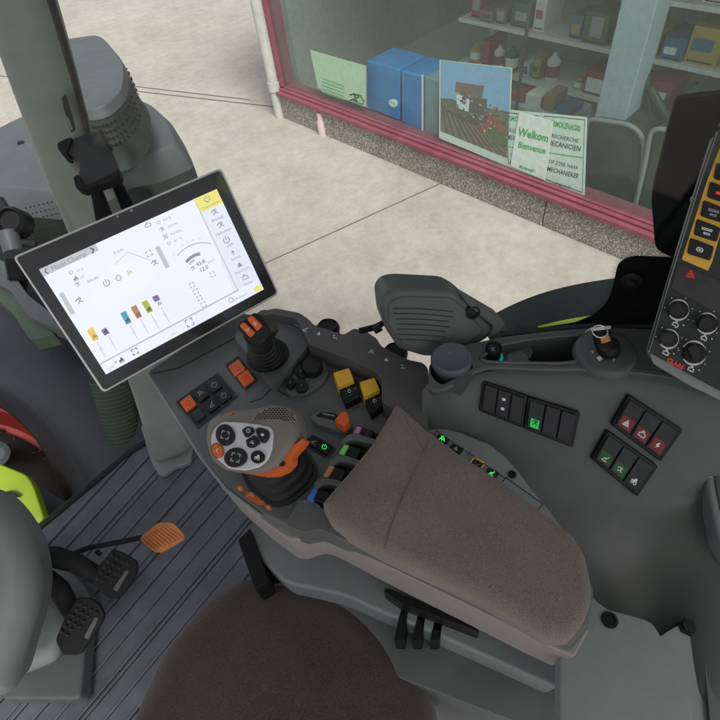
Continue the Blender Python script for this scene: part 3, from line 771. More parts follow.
for q in ([(89, 188), (100, 184), (111, 212), (117, 232), (98, 238)], [(108, 178), (117, 172), (134, 204), (146, 230), (128, 228)]):
    m = MB(); m.px(Plane(P(110, 205, .83), cd(.12, .15, 1)), q, 0, -.012, M['black']); m.build('arm', ph, bevel=.003)
m = MB(); m.tube([P(95, 175, .80), P(80, 165, .86)], .014, M['black']); m.build('ball_joint', ph)

# ================================================================ TERMINAL
q = [(13, 257), (221.5, 167.5), (279.7, 294), (103.5, 393.5)]
def cross_px(a, b): return V((a[0], a[1], 1)).cross(V((b[0], b[1], 1)))
def vp(a, b, c, d):
    k = cross_px(a, b).cross(cross_px(c, d)); return (k.x / k.z, k.y / k.z)
v1 = vp(q[0], q[1], q[3], q[2]); v2 = vp(q[0], q[3], q[1], q[2])
r1_, r2_ = ray(*v1).normalized(), ray(*v2).normalized()
T = Plane(P(13, 257, .70), r1_.cross(r2_))
c4 = [T.hit(*p) for p in q]
k = .285 / (c4[1] - c4[0]).length
T = Plane(CAM + (c4[0] - CAM) * k, r1_.cross(r2_)); c4 = [T.hit(*p) for p in q]
print('terminal', [(round((c4[i] - c4[i - 1]).length, 3)) for i in range(4)], 'ang', r1_.angle(r2_) * 57.3, [round((p - CAM).length, 3) for p in c4])
tm = thing('touchscreen_terminal', 'large tilted touchscreen terminal in a thin silver frame showing a white menu', 'touchscreen', T.hit(200, 330, -.04))
m = MB(); m.px(T, rnd(q, 5), 0, -.016, M['alu']); m.build('case', tm, bevel=.002, seg=2)
def inset(q, a):
    c = (sum(p[0] for p in q) / 4, sum(p[1] for p in q) / 4)
    return [(p[0] + (c[0] - p[0]) * a, p[1] + (c[1] - p[1]) * a) for p in q]
m = MB(); m.px(T, rnd([(15.8, 258), (220.3, 170), (277, 293), (104.3, 390.6)], 4), .0012, -.002, M['bezel'])
for x, y in ((117.5, 216.5), (131.5, 210.5)): m.sheet(T, circ(x, y, 1.4, 1.2, 12), .0016, M['greyprint'])
m.build('bezel', tm)
m = MB(); m.px(T, rnd([(60, 290), (190, 235), (230, 300), (120, 350)], 8), -.016, -.045, M['black']); m.tube([T.hit(175, 310, -.03), T.hit(215, 330, -.11), HP(.59).hit(235, 345)], .018, M['black'], 14); m.build('mount', tm, bevel=.003)
m = MB(); h = .0018; W_ = M['screenwhite']
m.sheet(T, [(39, 269.4), (216.7, 189), (263.7, 289), (106, 374.4)], h, W_)
h2 = .0024; h3 = .003; h4 = .0036
m.sheet(T, [(39, 269.4), (95.5, 243.8), (99, 250.5), (44, 276.5)], h2, M['screengrey'])
m.text(T, 'Mode Champ', 68.5, 261, 7.2, -24.5, h3, M['screenmid'], 0, .95)
m.strokes(T, IC['chevl'], 46.2, 271.3, 3.2, -24, h3, M['screendark'], .3); m.strokes(T, IC['chevr'], 92.4, 250.2, 3.4, -24, h3, M['screendark'], .38)
# clouds
for cx, cy, r in ((104, 298, 12), (117, 287, 13), (132, 281, 16), (142, 272, 13), (122, 266, 11)): m.sheet(T, circ(cx, cy, r, r * .8, 28, -25), h2 + cx * 1e-6, M['screencloud'])
m.strokes(T, [[(-1, -.3), (.0, .05), (1, -.9)]], 128, 253, 17, -24, h3, M['screengrey'], .04)
m.text(T, '0 mm', 118.5, 251, 4.6, -24, h3, M['screenmid'])
for pts in ([(58.8, 294), (63, 291.8), (75.3, 313), (71, 315.2)], [(155, 247.6), (159.3, 245.7), (170, 266.8), (165.8, 268.8)]): m.sheet(T, pts, h3, M['screengrey'])
for x, y, ic, s, mm in ((71, 272.5, 'ring', 2.4, 'screenmid'), (75.5, 278.5, 'tractor', 2.6, 'screenmid'), (77.5, 284.5, 'hands', 2.8, 'screenmid'), (79, 301, 'hands', 4, 'screenmid'), (106.5, 283, 'power', 4, 'screenmid'), (118.5, 278, 'ring', 3.5, 'screenmid'), (130, 273, 'wave', 3, 'screenolive'),
                    (149, 253.5, 'clamp', 3.2, 'screenmid'), (154.5, 263, 'hands', 3.8, 'screenmid'), (147.8, 225, 'engine', 3, 'screenmid'), (158.6, 222.5, 'ring', 2, 'screenmid'), (162, 229.5, 'hands', 2.8, 'screenmid'), (165.5, 236.5, 'gear', 2.8, 'screenmid'), (169, 243.5, 'ring', 2, 'screenmid'),
                    (207, 199, 'power', 3.4, 'screenmid'), (214.5, 212.3, 'hands', 3.8, 'screenmid'), (220.5, 225, 'hands', 3.8, 'screenmid'), (226.5, 240, 'power', 3.8, 'screenmid'), (233, 252.5, 'up', 3.2, 'screenmid'), (239.5, 264.5, 'trifill', 3.4, 'screenmid'), (245, 277.3, 'engine', 3, 'screenmid'),
                    (193, 268.5, 'hands', 2.8, 'screenmid'), (212.5, 274.5, 'clamp', 2.8, 'screenmid'), (192, 285, 'clamp', 2.8, 'screenmid'), (195.8, 291.5, 'clamp', 2.8, 'screenmid'), (199.5, 298, 'clamp', 2.8, 'screenmid'), (203.5, 304.5, 'clamp', 2.8, 'screenmid'),
                    (135, 351.5, 'clamp', 3.6, 'screendark'), (189.5, 322.5, 'clamp', 4.4, 'screenmid'), (231, 300, 'ring', 3, 'screenmid'), (121.3, 360, 'tractor', 2.8, 'screendark'), (95.3, 337, 'wave', 2.8, 'screendark'), (105.6, 331, 'tractor', 2, 'screendark'), (127.7, 320, 'tractor', 2.4, 'screendark'), (138.5, 314.5, 'gear', 2.4, 'screendark'), (149, 309, 'tractor', 2.4, 'screendark'), (160, 304, 'wave', 2.4, 'screendark')):
    m.strokes(T, IC[ic], x, y, s, -25, h4 + .0003, M[mm], .22)
for pts, mm in (([(86.6, 330.5), (92.6, 326.9), (98.9, 339), (93.2, 341.8)], 'screeny2'), ([(101, 330.5), (106, 327.4), (109.7, 333.2), (104.7, 335.8)], 'screenpurple'), ([(120.2, 313.3), (125.6, 310.6), (131.7, 322.4), (126.3, 324.7)], 'screenblue'),
                ([(130.5, 307.5), (136, 304.8), (142.2, 316.6), (137, 318.9)], 'screenbrown'), ([(141.3, 302.5), (147, 299.8), (153, 311.2), (147.6, 313.5)], 'screenolive'), ([(152, 297), (157.6, 294.4), (160.3, 299.8), (154.9, 302.2)], 'screenpurple')):
    m.sheet(T, pts, h3, M[mm])
for x, y in ((97, 342), (108.5, 336), (130, 325), (140.5, 319), (151, 314), (161, 307)):
    m.strokes(T, [[(0, 0), (.55, -1)]], x, y, 15, 0, h3, M['screengrey'], .05); m.strokes(T, IC['ring'], x + 4, y + 7.5, 2, 0, h4, M['screengrey'], .2)
# dial
def arc_px(cx, cy, r, a0, a1, w, mm, hh, n=16):
    for k in range(n):
        t0, t1 = [math.radians(a0 + (a1 - a0) * (k + e) / n) for e in (0, 1)]
        m.sheet(T, [(cx + r * math.cos(t0), cy + r * math.sin(t0)), (cx + r * math.cos(t1), cy + r * math.sin(t1)), (cx + (r - w) * math.cos(t1), cy + (r - w) * math.sin(t1)), (cx + (r - w) * math.cos(t0), cy + (r - w) * math.sin(t0))], hh, M[mm])
arc_px(203, 274, 31.5, 215, 285, .7, 'screenmid', h3); arc_px(203, 274, 22, 215, 262, 3.2, 'screenmid', h3, 8); arc_px(203, 274, 17.8, 215, 240, 2.4, 'screengrey', h3, 6)
for k in range(8):
    t = math.radians(214 + k * 10); m.text(T, str(k * 10) if k < 6 else '', 203 + 35.5 * math.cos(t), 274 + 35.5 * math.sin(t), 3, -25, h3, M['screengrey'])
m.text(T, '43.8', 200.5, 262.8, 5.6, -27, h3, M['screendark']); m.text(T, '12.0', 203.8, 268.6, 5.6, -27, h3, M['screendark']); m.text(T, 'km/h', 211, 261, 3.6, -27, h3, M['screenmid'])
for s_, x, y in (('0.0 %', 167, 218.5), ('0.0 l/h', 172.5, 225), ('0.0 l/ha', 176, 232), ('41 °C', 178, 239.5)): m.text(T, s_, x, y, 3.8, -24, h3, M['screenmid'])
for s_, x, y in (('10 %', 80, 270), ('3.5', 82, 277), ('000.000', 93, 279.5)): m.text(T, s_, x, y, 3.8, -24, h3, M['screenmid'])
# menu column
m.sheet(T, [(194, 199), (216.7, 189), (263, 288), (237.5, 301)][:4], h2, M['screenbar'])
m.strokes(T, [[(0, 0), (1, -2.09)]], 194, 199, 44, 0, h3, M['screengrey'], .025)
m.sheet(T, [(194, 199), (216.7, 189), (223.2, 203), (201.4, 212.7)], h3, M['screenyel'])
for s_, x, y in (('Transmission', 211.2, 204.6), ('Relevage', 217.5, 218.3), ('Hydraulique', 223.6, 231.5), ('CSM', 230, 245), ('Service', 235.6, 257.8), ('Suspension', 241.8, 270), ('Tâches', 248, 283.2)):
    m.text(T, s_, x, y, 3.9, -26, h4, M['screenmid'], 0, .9)
# bottom bar
m.sheet(T, [(100.3, 364), (237.5, 290.5), (256, 280.5), (263.7, 289), (263.7, 289.4), (106, 374.4)], h3 + .0001, W_)
m.strokes(T, [[(0, 0), (1, .5365)]], 100.3, 364, 138, 0, h4, M['screengrey'], .012)
m.sheet(T, [(253, 288), (259.5, 284.3), (263, 289), (256.5, 292.6)], h4, M['screenyel'])
m.text(T, '15:17', 110.5, 368.3, 3.6, -29, h4, M['screenmid']); m.text(T, 'P', 116, 362.5, 4.2, -29, h4, M['screendark'])
m.text(T, '/ eco /', 173, 333.5, 3.6, -29, h4, M['screenolive']); m.text(T, '0.00 m/min', 240, 297, 3.4, -28, h4, M['screenmid'])
m.build('display', tm, smooth=False)

# ================================================================ ARMREST CONSOLE
ac = thing('armrest_console', 'dark grey armrest console crowded with joystick, levers and padded rest', 'armrest console', HP(.70).hit(380, 480))
D = HP(.57)
# main deck
deck = [(147, 371), (200, 335), (240, 312), (275, 318), (310, 322), (350, 338), (400, 362), (426, 372), (428, 425), (470, 436), (505, 458), (545, 505), (580, 550), (594, 590), (588, 625), (570, 646), (540, 634), (480, 604), (400, 566), (345, 540), (324, 527), (305, 530), (284, 524), (264, 515), (226, 487), (200, 455), (178, 420), (160, 392)]
m = MB(); m.px(D, rnd(deck, 4), 0, -.022, M['deck'], .012); m.build('deck', ac, bevel=.004, seg=3)
# raised block beside the lever slots
m = MB(); m.px(D, rnd([(284, 524), (291, 513), (297, 503), (306, 499), (318, 503), (325, 511), (345, 530), (360, 540), (345, 540), (320, 529), (303, 533)], 5), .012, -.022, M['deck']); m.build('deck_shoulder', ac, bevel=.005, seg=3)
# taupe side strip
tp = [(150, 376), (162, 398), (182, 428), (204, 462), (224, 487), (240, 502), (262, 521), (288, 539.5), (298, 540), (308, 536), (320, 533.5), (332, 538), (345, 544.5), (400, 573), (480, 612), (540, 642), (575, 658), (590, 630), (500, 520), (330, 430), (200, 360)]
m = MB(); m.px(D, rnd(tp, 4), -.014, -.080, M['taupe'], -.035); m.build('side_strip', ac, bevel=.006, seg=3)
# pale bead painting the highlight along the deck edge
m = MB(); le = [(149, 374), (161, 394), (179, 422), (201, 457), (226, 489), (262, 516)]
m.tube([D.hit(x, y, -.002) for x, y in le], .0022, M['lightgrey'], 8); m.build('edge_bead', ac)  # bead stands in for the highlight on the deck edge
# front pod with lever
m = MB(); m.px(D, rnd([(233, 336), (262, 309), (300, 317), (309, 345), (290, 368), (273, 386)], 5), .014, 0, M['deck'], .03)
m.text(D, 'S  /  -  +', 295, 327.5, 4, 24, .0146, M['greyprint']); m.build('lever_pod', ac, bevel=.004, seg=3)
PD = Plane(D.p + V((0, 0, .014)), V((0, 0, 1)))
# grooves in deck
def line(mb, pl, pts, w, mat, h):
    mb.strokes(pl, [[(x, -y) for x, y in pts]], 0, 0, 1, 0, h, mat, w)
m = MB(); line(m, D, [(150, 374), (178, 368), (235, 338), (250, 352), (273, 387), (290, 398)], .7, M['black'], .0006); line(m, D, [(273, 387), (262, 398), (250, 402)], .7, M['black'], .0006); m.build('panel_gap', ac)
# keypads
def keypad(name, outline, keys, label=None, pl=D, base=M['deck2'], ht=.002):
    m = MB(); m.px(pl, rnd(outline, 1.5), ht, -.002, base); frame_line(m, outline, .03, M['midgrey'], ht + .0005, pl)
    kp = m.build(name, ac, bevel=.0006)
    if label: kp['label'] = label
    for (x, y, s, ang, mat, icon, im) in keys:
        a = math.radians(ang); c_, s_ = math.cos(a) * s, math.sin(a) * s
        sq = [(x - c_ + s_ * .95, y - s_ - c_ * .95), (x + c_ + s_ * .95, y + s_ - c_ * .95), (x + c_ - s_ * .95, y + s_ + c_ * .95), (x - c_ - s_ * .95, y - s_ + c_ * .95)]
        m = MB(); m.px(pl, rnd(sq, 1.2), ht + .0035, ht, mat)
        if icon: m.strokes(pl, IC[icon], x, y, s * .5, ang, ht + .0040, im, .22)
        m.build('key', kp, bevel=.0008)
    return kp
g1 = M['greyprint']
keypad('keypad', [(175, 402), (218, 372), (237.5, 395), (197, 428)], [(188, 403, 6.3, -36, M['orange'], 'ring', M['redprint']), (201, 393.5, 6.3, -36, M['button'], 'wave', g1), (214, 384.7, 6.3, -36, M['button'], 'power', g1), (211, 404.3, 6.3, -36, M['button'], 'lever', g1), (223.5, 395.2, 6.3, -36, M['button'], 'power', g1), (198, 414.3, 5.6, -36, M['deck2'], None, None)], 'flat keypad of black keys with one orange key')
keypad('keypad', [(225, 365), (238, 355.5), (257.5, 378.5), (245, 390)], [(236.8, 367.6, 6.6, -36, M['orange'], 'ring', M['redprint']), (245.6, 377.8, 6.6, -36, M['orange'], 'gear', M['redprint'])], 'narrow keypad of two orange keys')
keypad('keypad', [(302, 444), (313, 434), (336, 448), (327, 458)], [(313.5, 441.3, 5.2, 29, M['button'], 'lever', g1), (324.3, 446.8, 5.6, 29, M['button'], 'power', M['greenlit'])], 'small keypad with a glowing green key')
# small lever with two orange buttons
lv = MB(); base = PD.hit(268, 356)
lv.lathe(base, V((0, 0, 1)), [(.030, 0), (.030, .004), (.024, .006), (.001, .006)], M['black'], 32)
tip = P(254, 329, .56)
tip0 = base.lerp(tip, .62)
for k in range(6):
    c_ = base.lerp(tip0, k / 5 * .8 + .02); r_ = .026 - k * .0017
    lv.lathe(c_, (tip - base), [(r_ - .003, -.003), (r_, 0), (r_, .004), (r_ - .003, .007)], M['rubber'], 28)
lv.tube([base, tip0, base.lerp(tip, .9)], [.015, .0145, .014], M['rubber'], 20)
lvo = lv.build('lever', ac, angle=50)
JL = Plane(P(253, 329, .545), cd(-.25, -.15, 1))
m = MB(); m.px(JL, rnd([(235.5, 326), (252.5, 312.5), (259, 314.5), (269, 327.5), (270.5, 334), (262, 345), (252, 343.5), (239, 331.5)], 3), .0, -.030, M['black'], -.15); m.build('grip', lvo, bevel=.003, seg=3)
for q_, ic in (([(238.8, 325.7), (243.4, 321.9), (254.9, 332.6), (250, 338)], 'arrow'), ([(246.4, 318.8), (251.3, 315.2), (261.9, 325.7), (256.8, 331.5)], 'hands')):
    m = MB(); m.px(JL, rnd(q_, 1.8), .0028, -.001, M['orange']); cx = sum(p[0] for p in q_) / 4; cy = sum(p[1] for p in q_) / 4
    m.strokes(JL, IC[ic], cx + .8, cy + .8, 2.2, 40, .0033, M['white'], .32); m.build('button', lvo, bevel=.0008)
# button cluster
m = MB(); m.px(D, rnd([(284, 387), (290, 378), (301, 366), (314, 358), (325, 362), (329, 372), (322, 383), (306, 394), (291, 395)], 4), .006, 0, M['deck'], .04); cl = m.build('button_cluster', ac, bevel=.002)
for pts, hh in ((rnd([(294.5, 368), (302, 364.5), (305.5, 367), (306, 374), (302, 378), (296, 373)], 2), .011), (circ(290.2, 382.2, 4.4, 5.3, 18, 30), .011), (rnd([(296, 386), (300, 378.5), (304, 380), (308, 385), (304, 391), (297, 390.5)], 2), .011)):
    _c = (sum(p[0] for p in pts) / len(pts), sum(p[1] for p in pts) / len(pts)); pts = [(_c[0] + (x - _c[0]) * 1.14, _c[1] + (y - _c[1]) * 1.14) for x, y in pts]
    m = MB(); m.px(D, pts, hh, .006, M['button']); cx = sum(p[0] for p in pts) / len(pts); cy = sum(p[1] for p in pts) / len(pts)
    m.strokes(D, IC['chevl'], cx, cy, 1.6, 30, hh + .0005, g1, .25); m.build('button', cl, bevel=.001)
m = MB(); m.lathe(D.hit(313, 371, .004), V((0, 0, 1)), [(.0145, 0), (.0145, .012), (.0128, .0145), (.001, .015)], M['button'], 30); m.build('knob', cl, angle=50)
# yellow safety switches
for q_, b_ in (([(333, 372.5), (349, 367.5), (354, 380), (338.5, 386.5)], [(338.5, 386.5), (355, 379.5), (360.5, 396), (345.5, 404)]), ([(359.5, 382), (374.5, 377), (380, 389.5), (364, 397)], [(364, 397), (380.5, 389.5), (385, 404), (371, 414.5)])):
    m = MB(); allq = [q_[0], q_[1], b_[1], b_[2], b_[3], q_[3]]; m.px(D, rnd([(b_[0][0] - 1, b_[0][1] - 1), (b_[1][0] + 1, b_[1][1] - 1), b_[2], b_[3]], 1.5), .012, -.002, M['black'], .05)
    cx = sum(p[0] for p in b_) / 4; cy = sum(p[1] for p in b_) / 4
    m.strokes(D, IC['gear'], cx - .6, cy - .4, 4.6, -20, .0125, M['white'], .16); m.strokes(D, IC['power'], cx - .6, cy - .4, 2.0, -20, .0128, M['white'], .3); m.text(D, 'F1', cx + 6, cy - 3.2, 3, -20, .0125, g1)
    o = m.build('safety_switch', ac, bevel=.001)
    m = MB(); m.px(D, rnd(q_, 1.5), .019, .0, M['yellow'], .08); m.build('yellow_cap', o, bevel=.0012)
# slider with orange knob
m = MB()
m.px(D, rnd([(309, 417), (320, 410), (334, 411), (347, 417), (353, 425), (347, 433), (330, 428), (318, 425)], 5), .010, 0, M['deck'], .03)
m.px(D, rnd([(315, 416), (322, 411.5), (336, 413), (343, 420), (338, 422), (326, 418)], 2), .0106, .009, M['black']); m.sheet(D, [(322, 413), (334, 415), (335, 416.5), (323, 414.5)], .0112, M['greyprint'])
sl = m.build('slider', ac, bevel=.0005)
m = MB(); m.px(D, rnd([(334, 420), (342, 411), (347, 411), (349.5, 420), (344, 427)], 2), .024, .010, M['orange'], .1); m.build('slider_knob', sl, bevel=.0015)
# spool lever slots
tips = [([(353.4, 432.8), (357.4, 426), (362, 426.7), (358.8, 433.5)], 'pink', 1), ([(338.6, 453), (344.2, 444.2), (349, 445.3), (343.7, 455)], 'green', 1), ([(322.9, 475.6), (329.4, 465.2), (334.5, 466.4), (327.6, 477)], 'brown', 1), ([(306.8, 497.7), (313.5, 487.8), (318, 488.7), (312.9, 499.2)], 'blue', 1)]
for q_, c_, _ in tips:
    ax, ay = q_[2]; bx, by = q_[3]
    m = MB(); m.px(D, [(q_[0][0] + 1, q_[0][1] + 1), (q_[1][0] + 1, q_[1][1] - 1), (ax + 26, ay + 12), (bx + 26, by + 12)], .0012, -.001, M['black']); so = m.build('lever_slot', ac)
    m = MB(); m.px(D, rnd([(q_[1][0] + 1, q_[1][1] + .2), (ax + 12, ay + 3.5), (bx + 13, by + 4.5), (q_[3][0] - 1, q_[3][1])], 1.5), .017, .001, M['button'], .1); pl_ = m.build('paddle', so, bevel=.002, seg=3)
    m = MB(); m.px(D, rnd(q_, 1.0), .021, .002, M[c_]); m.build('tip', so, bevel=.0012, label='%s lever tip' % {'brown': 'copper'}.get(c_, c_))
for a in ([(341, 441), (348, 434), (357, 433.2), (370, 437.5), (382, 441), (382, 446), (366, 443), (355, 440), (348, 441), (343, 447)], [(328.5, 461), (337, 455.3), (346.5, 455.6), (358, 459.5), (370, 463), (370, 469), (353, 464), (344, 461.5), (337, 462.5), (331, 468)], [(313, 482.5), (321.5, 477.5), (333, 478.3), (343, 481.7), (356, 487), (354, 492), (339, 486.5), (331, 484), (323, 484), (316, 490)]):
    m = MB(); m.px(D, rnd(a, 2.5), .020, .0, M['deck'], .06); m.build('slot_divider', ac, bevel=.003, seg=3)
# orange print labels by the boot
m = MB(); m.sheet(D, [(235.5, 486), (241.5, 484.5), (245, 491), (239.5, 492.5)], .0006, M['orange']); m.sheet(D, [(246, 491), (256, 493.5), (267, 500), (264, 505), (258, 505), (245, 497)], .0006, M['orange']); m.sheet(D, [(264, 504.5), (270, 504.5), (272.5, 510), (266.5, 510.5)], .0006, M['orange'])
for x, y, s_, ic in ((240.2, 488.6, 2.2, 'bars'), (251, 495.6, 2.8, 'wave'), (260.5, 500.5, 2.4, 'ring'), (268.3, 507.4, 2, 'bars')): m.strokes(D, IC[ic], x, y, s_, 28, .0011, M['white'], .22)
m.build('printed_symbols', ac)
m = MB(); m.text(D, 'OOOO', 303, 501.2, 3.6, -5, .0126, g1); m.build('embossed_mark', ac)
# black grained rail with thumb wheels
rail = [(264, 314), (267, 309.5), (276, 308), (299, 312.5), (309, 319), (314, 325), (344, 334.5), (354, 328), (366, 331), (377, 338.5), (381, 346), (408, 359.5), (423, 362.5), (428, 368), (429, 388), (427, 430), (382, 402), (381, 378), (374, 370), (345, 358), (309, 344.5), (305, 335), (296, 318.5), (275, 314)]
m = MB(); m.px(D, rnd(rail, 3), .032, -.004, M['rail'], .006); rl = m.build('hand_rail', ac, bevel=.0035, seg=3)
RD = Plane(D.p + V((0, 0, .032)), V((0, 0, 1)))
m = MB()
for x, y, ic, s_ in ((305, 329, 'lever', 2.6), (319, 333.3, 'trifill', 2.4), (335, 337.2, 'hands', 2.6), (371.5, 352.2, 'wave', 2.6), (386.5, 359.3, 'trifill', 2.6), (403.3, 367, 'hands', 2.9)): m.strokes(RD, IC[ic], x, y, s_, 22, .0007, M['white'], .3)
line(m, RD, [(294, 324), (299, 326.5)], .3, g1, .0006); m.build('printed_symbols', rl)
for cx, cy in ((328.5, 326), (396, 350.5)):
    c_ = D.hit(cx, cy, .024)
    m = MB(); ax_ = V((0, 0, 1))
    m.lathe(c_, (ax_ + cd(.3, .3, 0) * .25), [(.001, -.03), (.0165, -.03), (.0165, -.002), (.0135, .003), (.0128, .001), (.001, .001)], M['black'], 36)
    m.build('thumb_wheel', rl, angle=40)
# armrest pad
pad = [(397, 405), (425, 431), (460, 457), (498, 481), (545, 517), (572, 538), (584, 557), (590, 585), (590, 605), (583, 625), (570, 640), (548, 640), (480, 600), (385, 556), (350, 537), (331, 523), (322, 506), (350, 474), (372, 447)]
m = cushion(D, pad, .040, .037, .013, M['fabric'], .004, 160, 4); PC = caster(m); pdo = m.build('pad', ac)
m = MB()
for off in (0, 1.8):
    sp = [(429.5 + off, 437), (424 + off, 450), (416 + off, 466), (408 + off, 482), (400.5 + off, 499), (394 + off, 515), (388.5 + off, 530), (385 + off, 543), (384 + off, 548)]
    p3 = [PC(x, y, .0001) for x, y in sp]; p3 = [p for p in p3 if p]
    m.tube(p3, .0006, M['stitch'], 8)
m.build('seam', pdo)
# grey trim on the window side of the pad
tr = [(427, 424), (436, 426), (460, 432), (490, 444), (505, 456), (518, 470), (530, 487), (548, 508), (566, 533), (560, 545), (420, 450)]
TD = Plane(D.p + V((0, 0, .008)), V((0, 0, 1)))
m = MB(); m.px(TD, rnd(tr, 3), 0, -.03, M['lightgrey'], .01); frame_line(m, [(503, 477), (509, 480), (543, 504), (538, 512), (498, 484)], .0, M['black'], .0005, TD)
line(m, TD, [(437, 431), (432, 437)], .5, M['black'], .0006); line(m, TD, [(437, 431), (505, 478)], .5, M['black'], .0006); line(m, TD, [(467, 456), (472, 450)], .6, M['black'], .0006)
line(m, TD, [(500, 484), (506, 477.5), (543, 504), (538, 510)], .7, M['black'], .0006)
tro = m.build('side_trim', ac, bevel=.003)
for x, y, mat, ic, im in ((442, 439, 'button', 'wave', 'greenlit'), (456, 448, 'button', 'trifill', 'greyprint'), (477.5, 462.5, 'button', 'ring', 'greyprint'), (491.5, 472.5, 'button', 'lever', 'greenlit')):
    m = MB(); m.px(TD, rnd([(x - 3.5, y - 5), (x + 8, y), (x + 3.5, y + 6), (x - 7, y + .5)], 1), .003, 0, M[mat]); m.strokes(TD, IC[ic], x + .2, y + .2, 3.0, 28, .0036, M[im], .34)
    if x == 477.5: line(m, TD, [(x - 7, y - .5), (x - 2.5, y - 5), (x + 7.5, y + 1), (x + 4, y + 5)], 1.6, M['yellow'], .0036)
    m.build('key', tro, bevel=.0006)
m = MB(); m.lathe(TD.hit(512, 474.5, .0005), V((0, 0, 1)), [(.0046, -.001), (.0046, .0012), (.0032, .0014), (.0026, -.0), (.001, -.0)], M['black'], 20); m.build('screw', tro)
# lower seat-side shell and brackets
m = MB(); m.px(HP(.69), rnd([(248, 530), (262, 526), (300, 520), (420, 550), (500, 590), (570, 640), (560, 690), (430, 632), (380, 612), (345, 596), (318, 590), (285, 583), (262, 562)], 8), 0, -.10, M['lightgrey'], -.05); m.build('lower_shell', ac, bevel=.02, seg=4)
m = MB(); m.px(HP(.685), rnd([(238, 540), (250, 528), (262, 560), (268, 582), (255, 590)], 2), 0, -.12, M['black']); m.build('lower_bracket', ac, bevel=.004)
m = MB(); m.px(HP(.735), rnd([(262, 585), (300, 578), (330, 588), (370, 606), (440, 640), (560, 680), (560, 740), (300, 640)], 6), 0, -.2, M['deck']); m.build('lower_cover', ac, bevel=.004)
m = MB(); m.px(HP(.655), rnd([(383, 590), (388, 588), (470, 622), (480, 632), (400, 602)], 2), 0, -.03, M['black'])
for x in (402, 420, 438): m.px(HP(.69), rnd([(x, 604), (x + 7, 607), (x + 2, 640), (x - 8, 640)], 2), 0, -.05, M['black'])
m.build('hinge_bracket', ac, bevel=.002)
# rear bracket
m = MB(); RB = HP(.60); m.px(RB, rnd([(560, 600), (590, 592), (596, 600), (608, 609), (643, 618), (653, 623), (664, 640), (690, 700), (700, 770), (560, 770)], 5), 0, -.03, M['lightgrey']); rb = m.build('rear_bracket', ac, bevel=.004)
m = MB(); m.lathe(RB.hit(609.5, 620, .0006), V((0, 0, 1)), [(.008, -.001), (.008, .001), (.0055, .0015), (.005, 0), (.001, 0)], M['black'], 20); m.build('screw', rb)

# main joystick
J = Plane(P(250, 442, .575), cd(-.33, .28, .9))
bt = MB()
bo = [(243, 468), (250, 484), (262, 496), (275, 504.5), (290, 500), (311, 482), (316, 469), (308, 455), (296, 446), (262, 450)]
cB = (281, 475); nb = 64
low = angsamp(rnd(bo, 8), cB, nb)
rings = []
ns = 17
for k in range(ns):
    t = k / (ns - 1); s_ = (1 - .36 * t) * (1.0, 1.0, .90, .90)[k % 4]
    ox, oy = cB[0] + (264 - cB[0]) * t, cB[1] + (452 - cB[1]) * t
    rings.append([D.hit(ox + (x - cB[0]) * s_, oy + (y - cB[1]) * s_, .002 + .055 * t) for x, y in low])
bt.loft(rings, M['rubber']); 
bt.px(D, rnd([(239, 468), (247, 487), (262, 500), (275, 508), (291, 503), (314, 484), (319, 469), (310, 452), (296, 443), (262, 446)], 8), .003, 0, M['deck2'])
jo = bt.build('joystick', ac, angle=28); jo['label'] = 'large taupe and silver multifunction joystick on a black bellows'
face = rnd([(222, 421.5), (237, 422), (258, 424), (270, 427), (273, 433), (271.5, 450), (267, 460.5), (259, 467), (245, 470.5), (228, 468.5), (216.5, 459), (211.2, 447), (210.5, 437), (214, 428)], 3)
outl = rnd([(207.5, 427), (210, 421), (217, 415.5), (236, 410), (257, 408.5), (266, 405), (277, 403.5), (288, 405.5), (297, 411), (302, 422), (303.5, 435), (300, 446), (293, 455), (285, 467), (272, 474), (258, 475.5), (242, 473), (226, 470.5), (214, 462), (208.5, 450), (206.5, 438)], 4)
cJ = (243, 443); nj = 72
fa = angsamp(face, cJ, nj); oa = angsamp(outl, cJ, nj)
def mix(A, B, t): return [(a[0] + (b[0] - a[0]) * t, a[1] + (b[1] - a[1]) * t) for a, b in zip(A, B)]
def ring_at(pts, h): return [J.hit(x, y, h) for x, y in pts]
rg = [ring_at(fa, .001), ring_at(mix(fa, oa, .35), .0005), ring_at(mix(fa, oa, .7), -.004), ring_at(mix(fa, oa, .92), -.012), ring_at(oa, -.020)]
cO = J.hit(268, 440, -.03)
last = rg[-1]
rg.append([p - J.n * .010 for p in last]); rg.append([cO + (p - cO) * .86 - J.n * .022 for p in last]); rg.append([cO + (p - cO) * .55 - J.n * .034 for p in last])
m = MB(); m.loft(rg[::-1], M['joy']); m.build('grip', jo, angle=60)
m = MB(); m.px(J, face, .0030, -.003, M['silver']); m.build('faceplate', jo, bevel=.0016, seg=3)
# grille
GPl = PL3(J.hit(253, 419, -.0005), J.hit(297, 409, -.009), J.hit(300, 424, -.0085))
gpoly = [(250, 418.5), (263, 409), (272, 405.5), (287, 407.5), (295, 413), (297.5, 422), (285, 421.5), (268, 420)]
m = MB(); m.px(GPl, rnd(gpoly, 3), .0045, -.002, M['joy'])
for i in range(18):
    for j in range(10):
        x = 248 + i * 3.1 + (j % 2) * 1.55; y = 404.5 + j * 1.95
        if inside(x, y, inset_poly := [(a + (276 - a) * .1, b + (415 - b) * .12) for a, b in gpoly]):
            m.sheet(GPl, [(x - 1.25, y + .1), (x - .3, y - .85), (x + 1.25, y - .1), (x + .3, y + .85)], .0049, M['black'])
m.build('grille', jo, bevel=.0008)
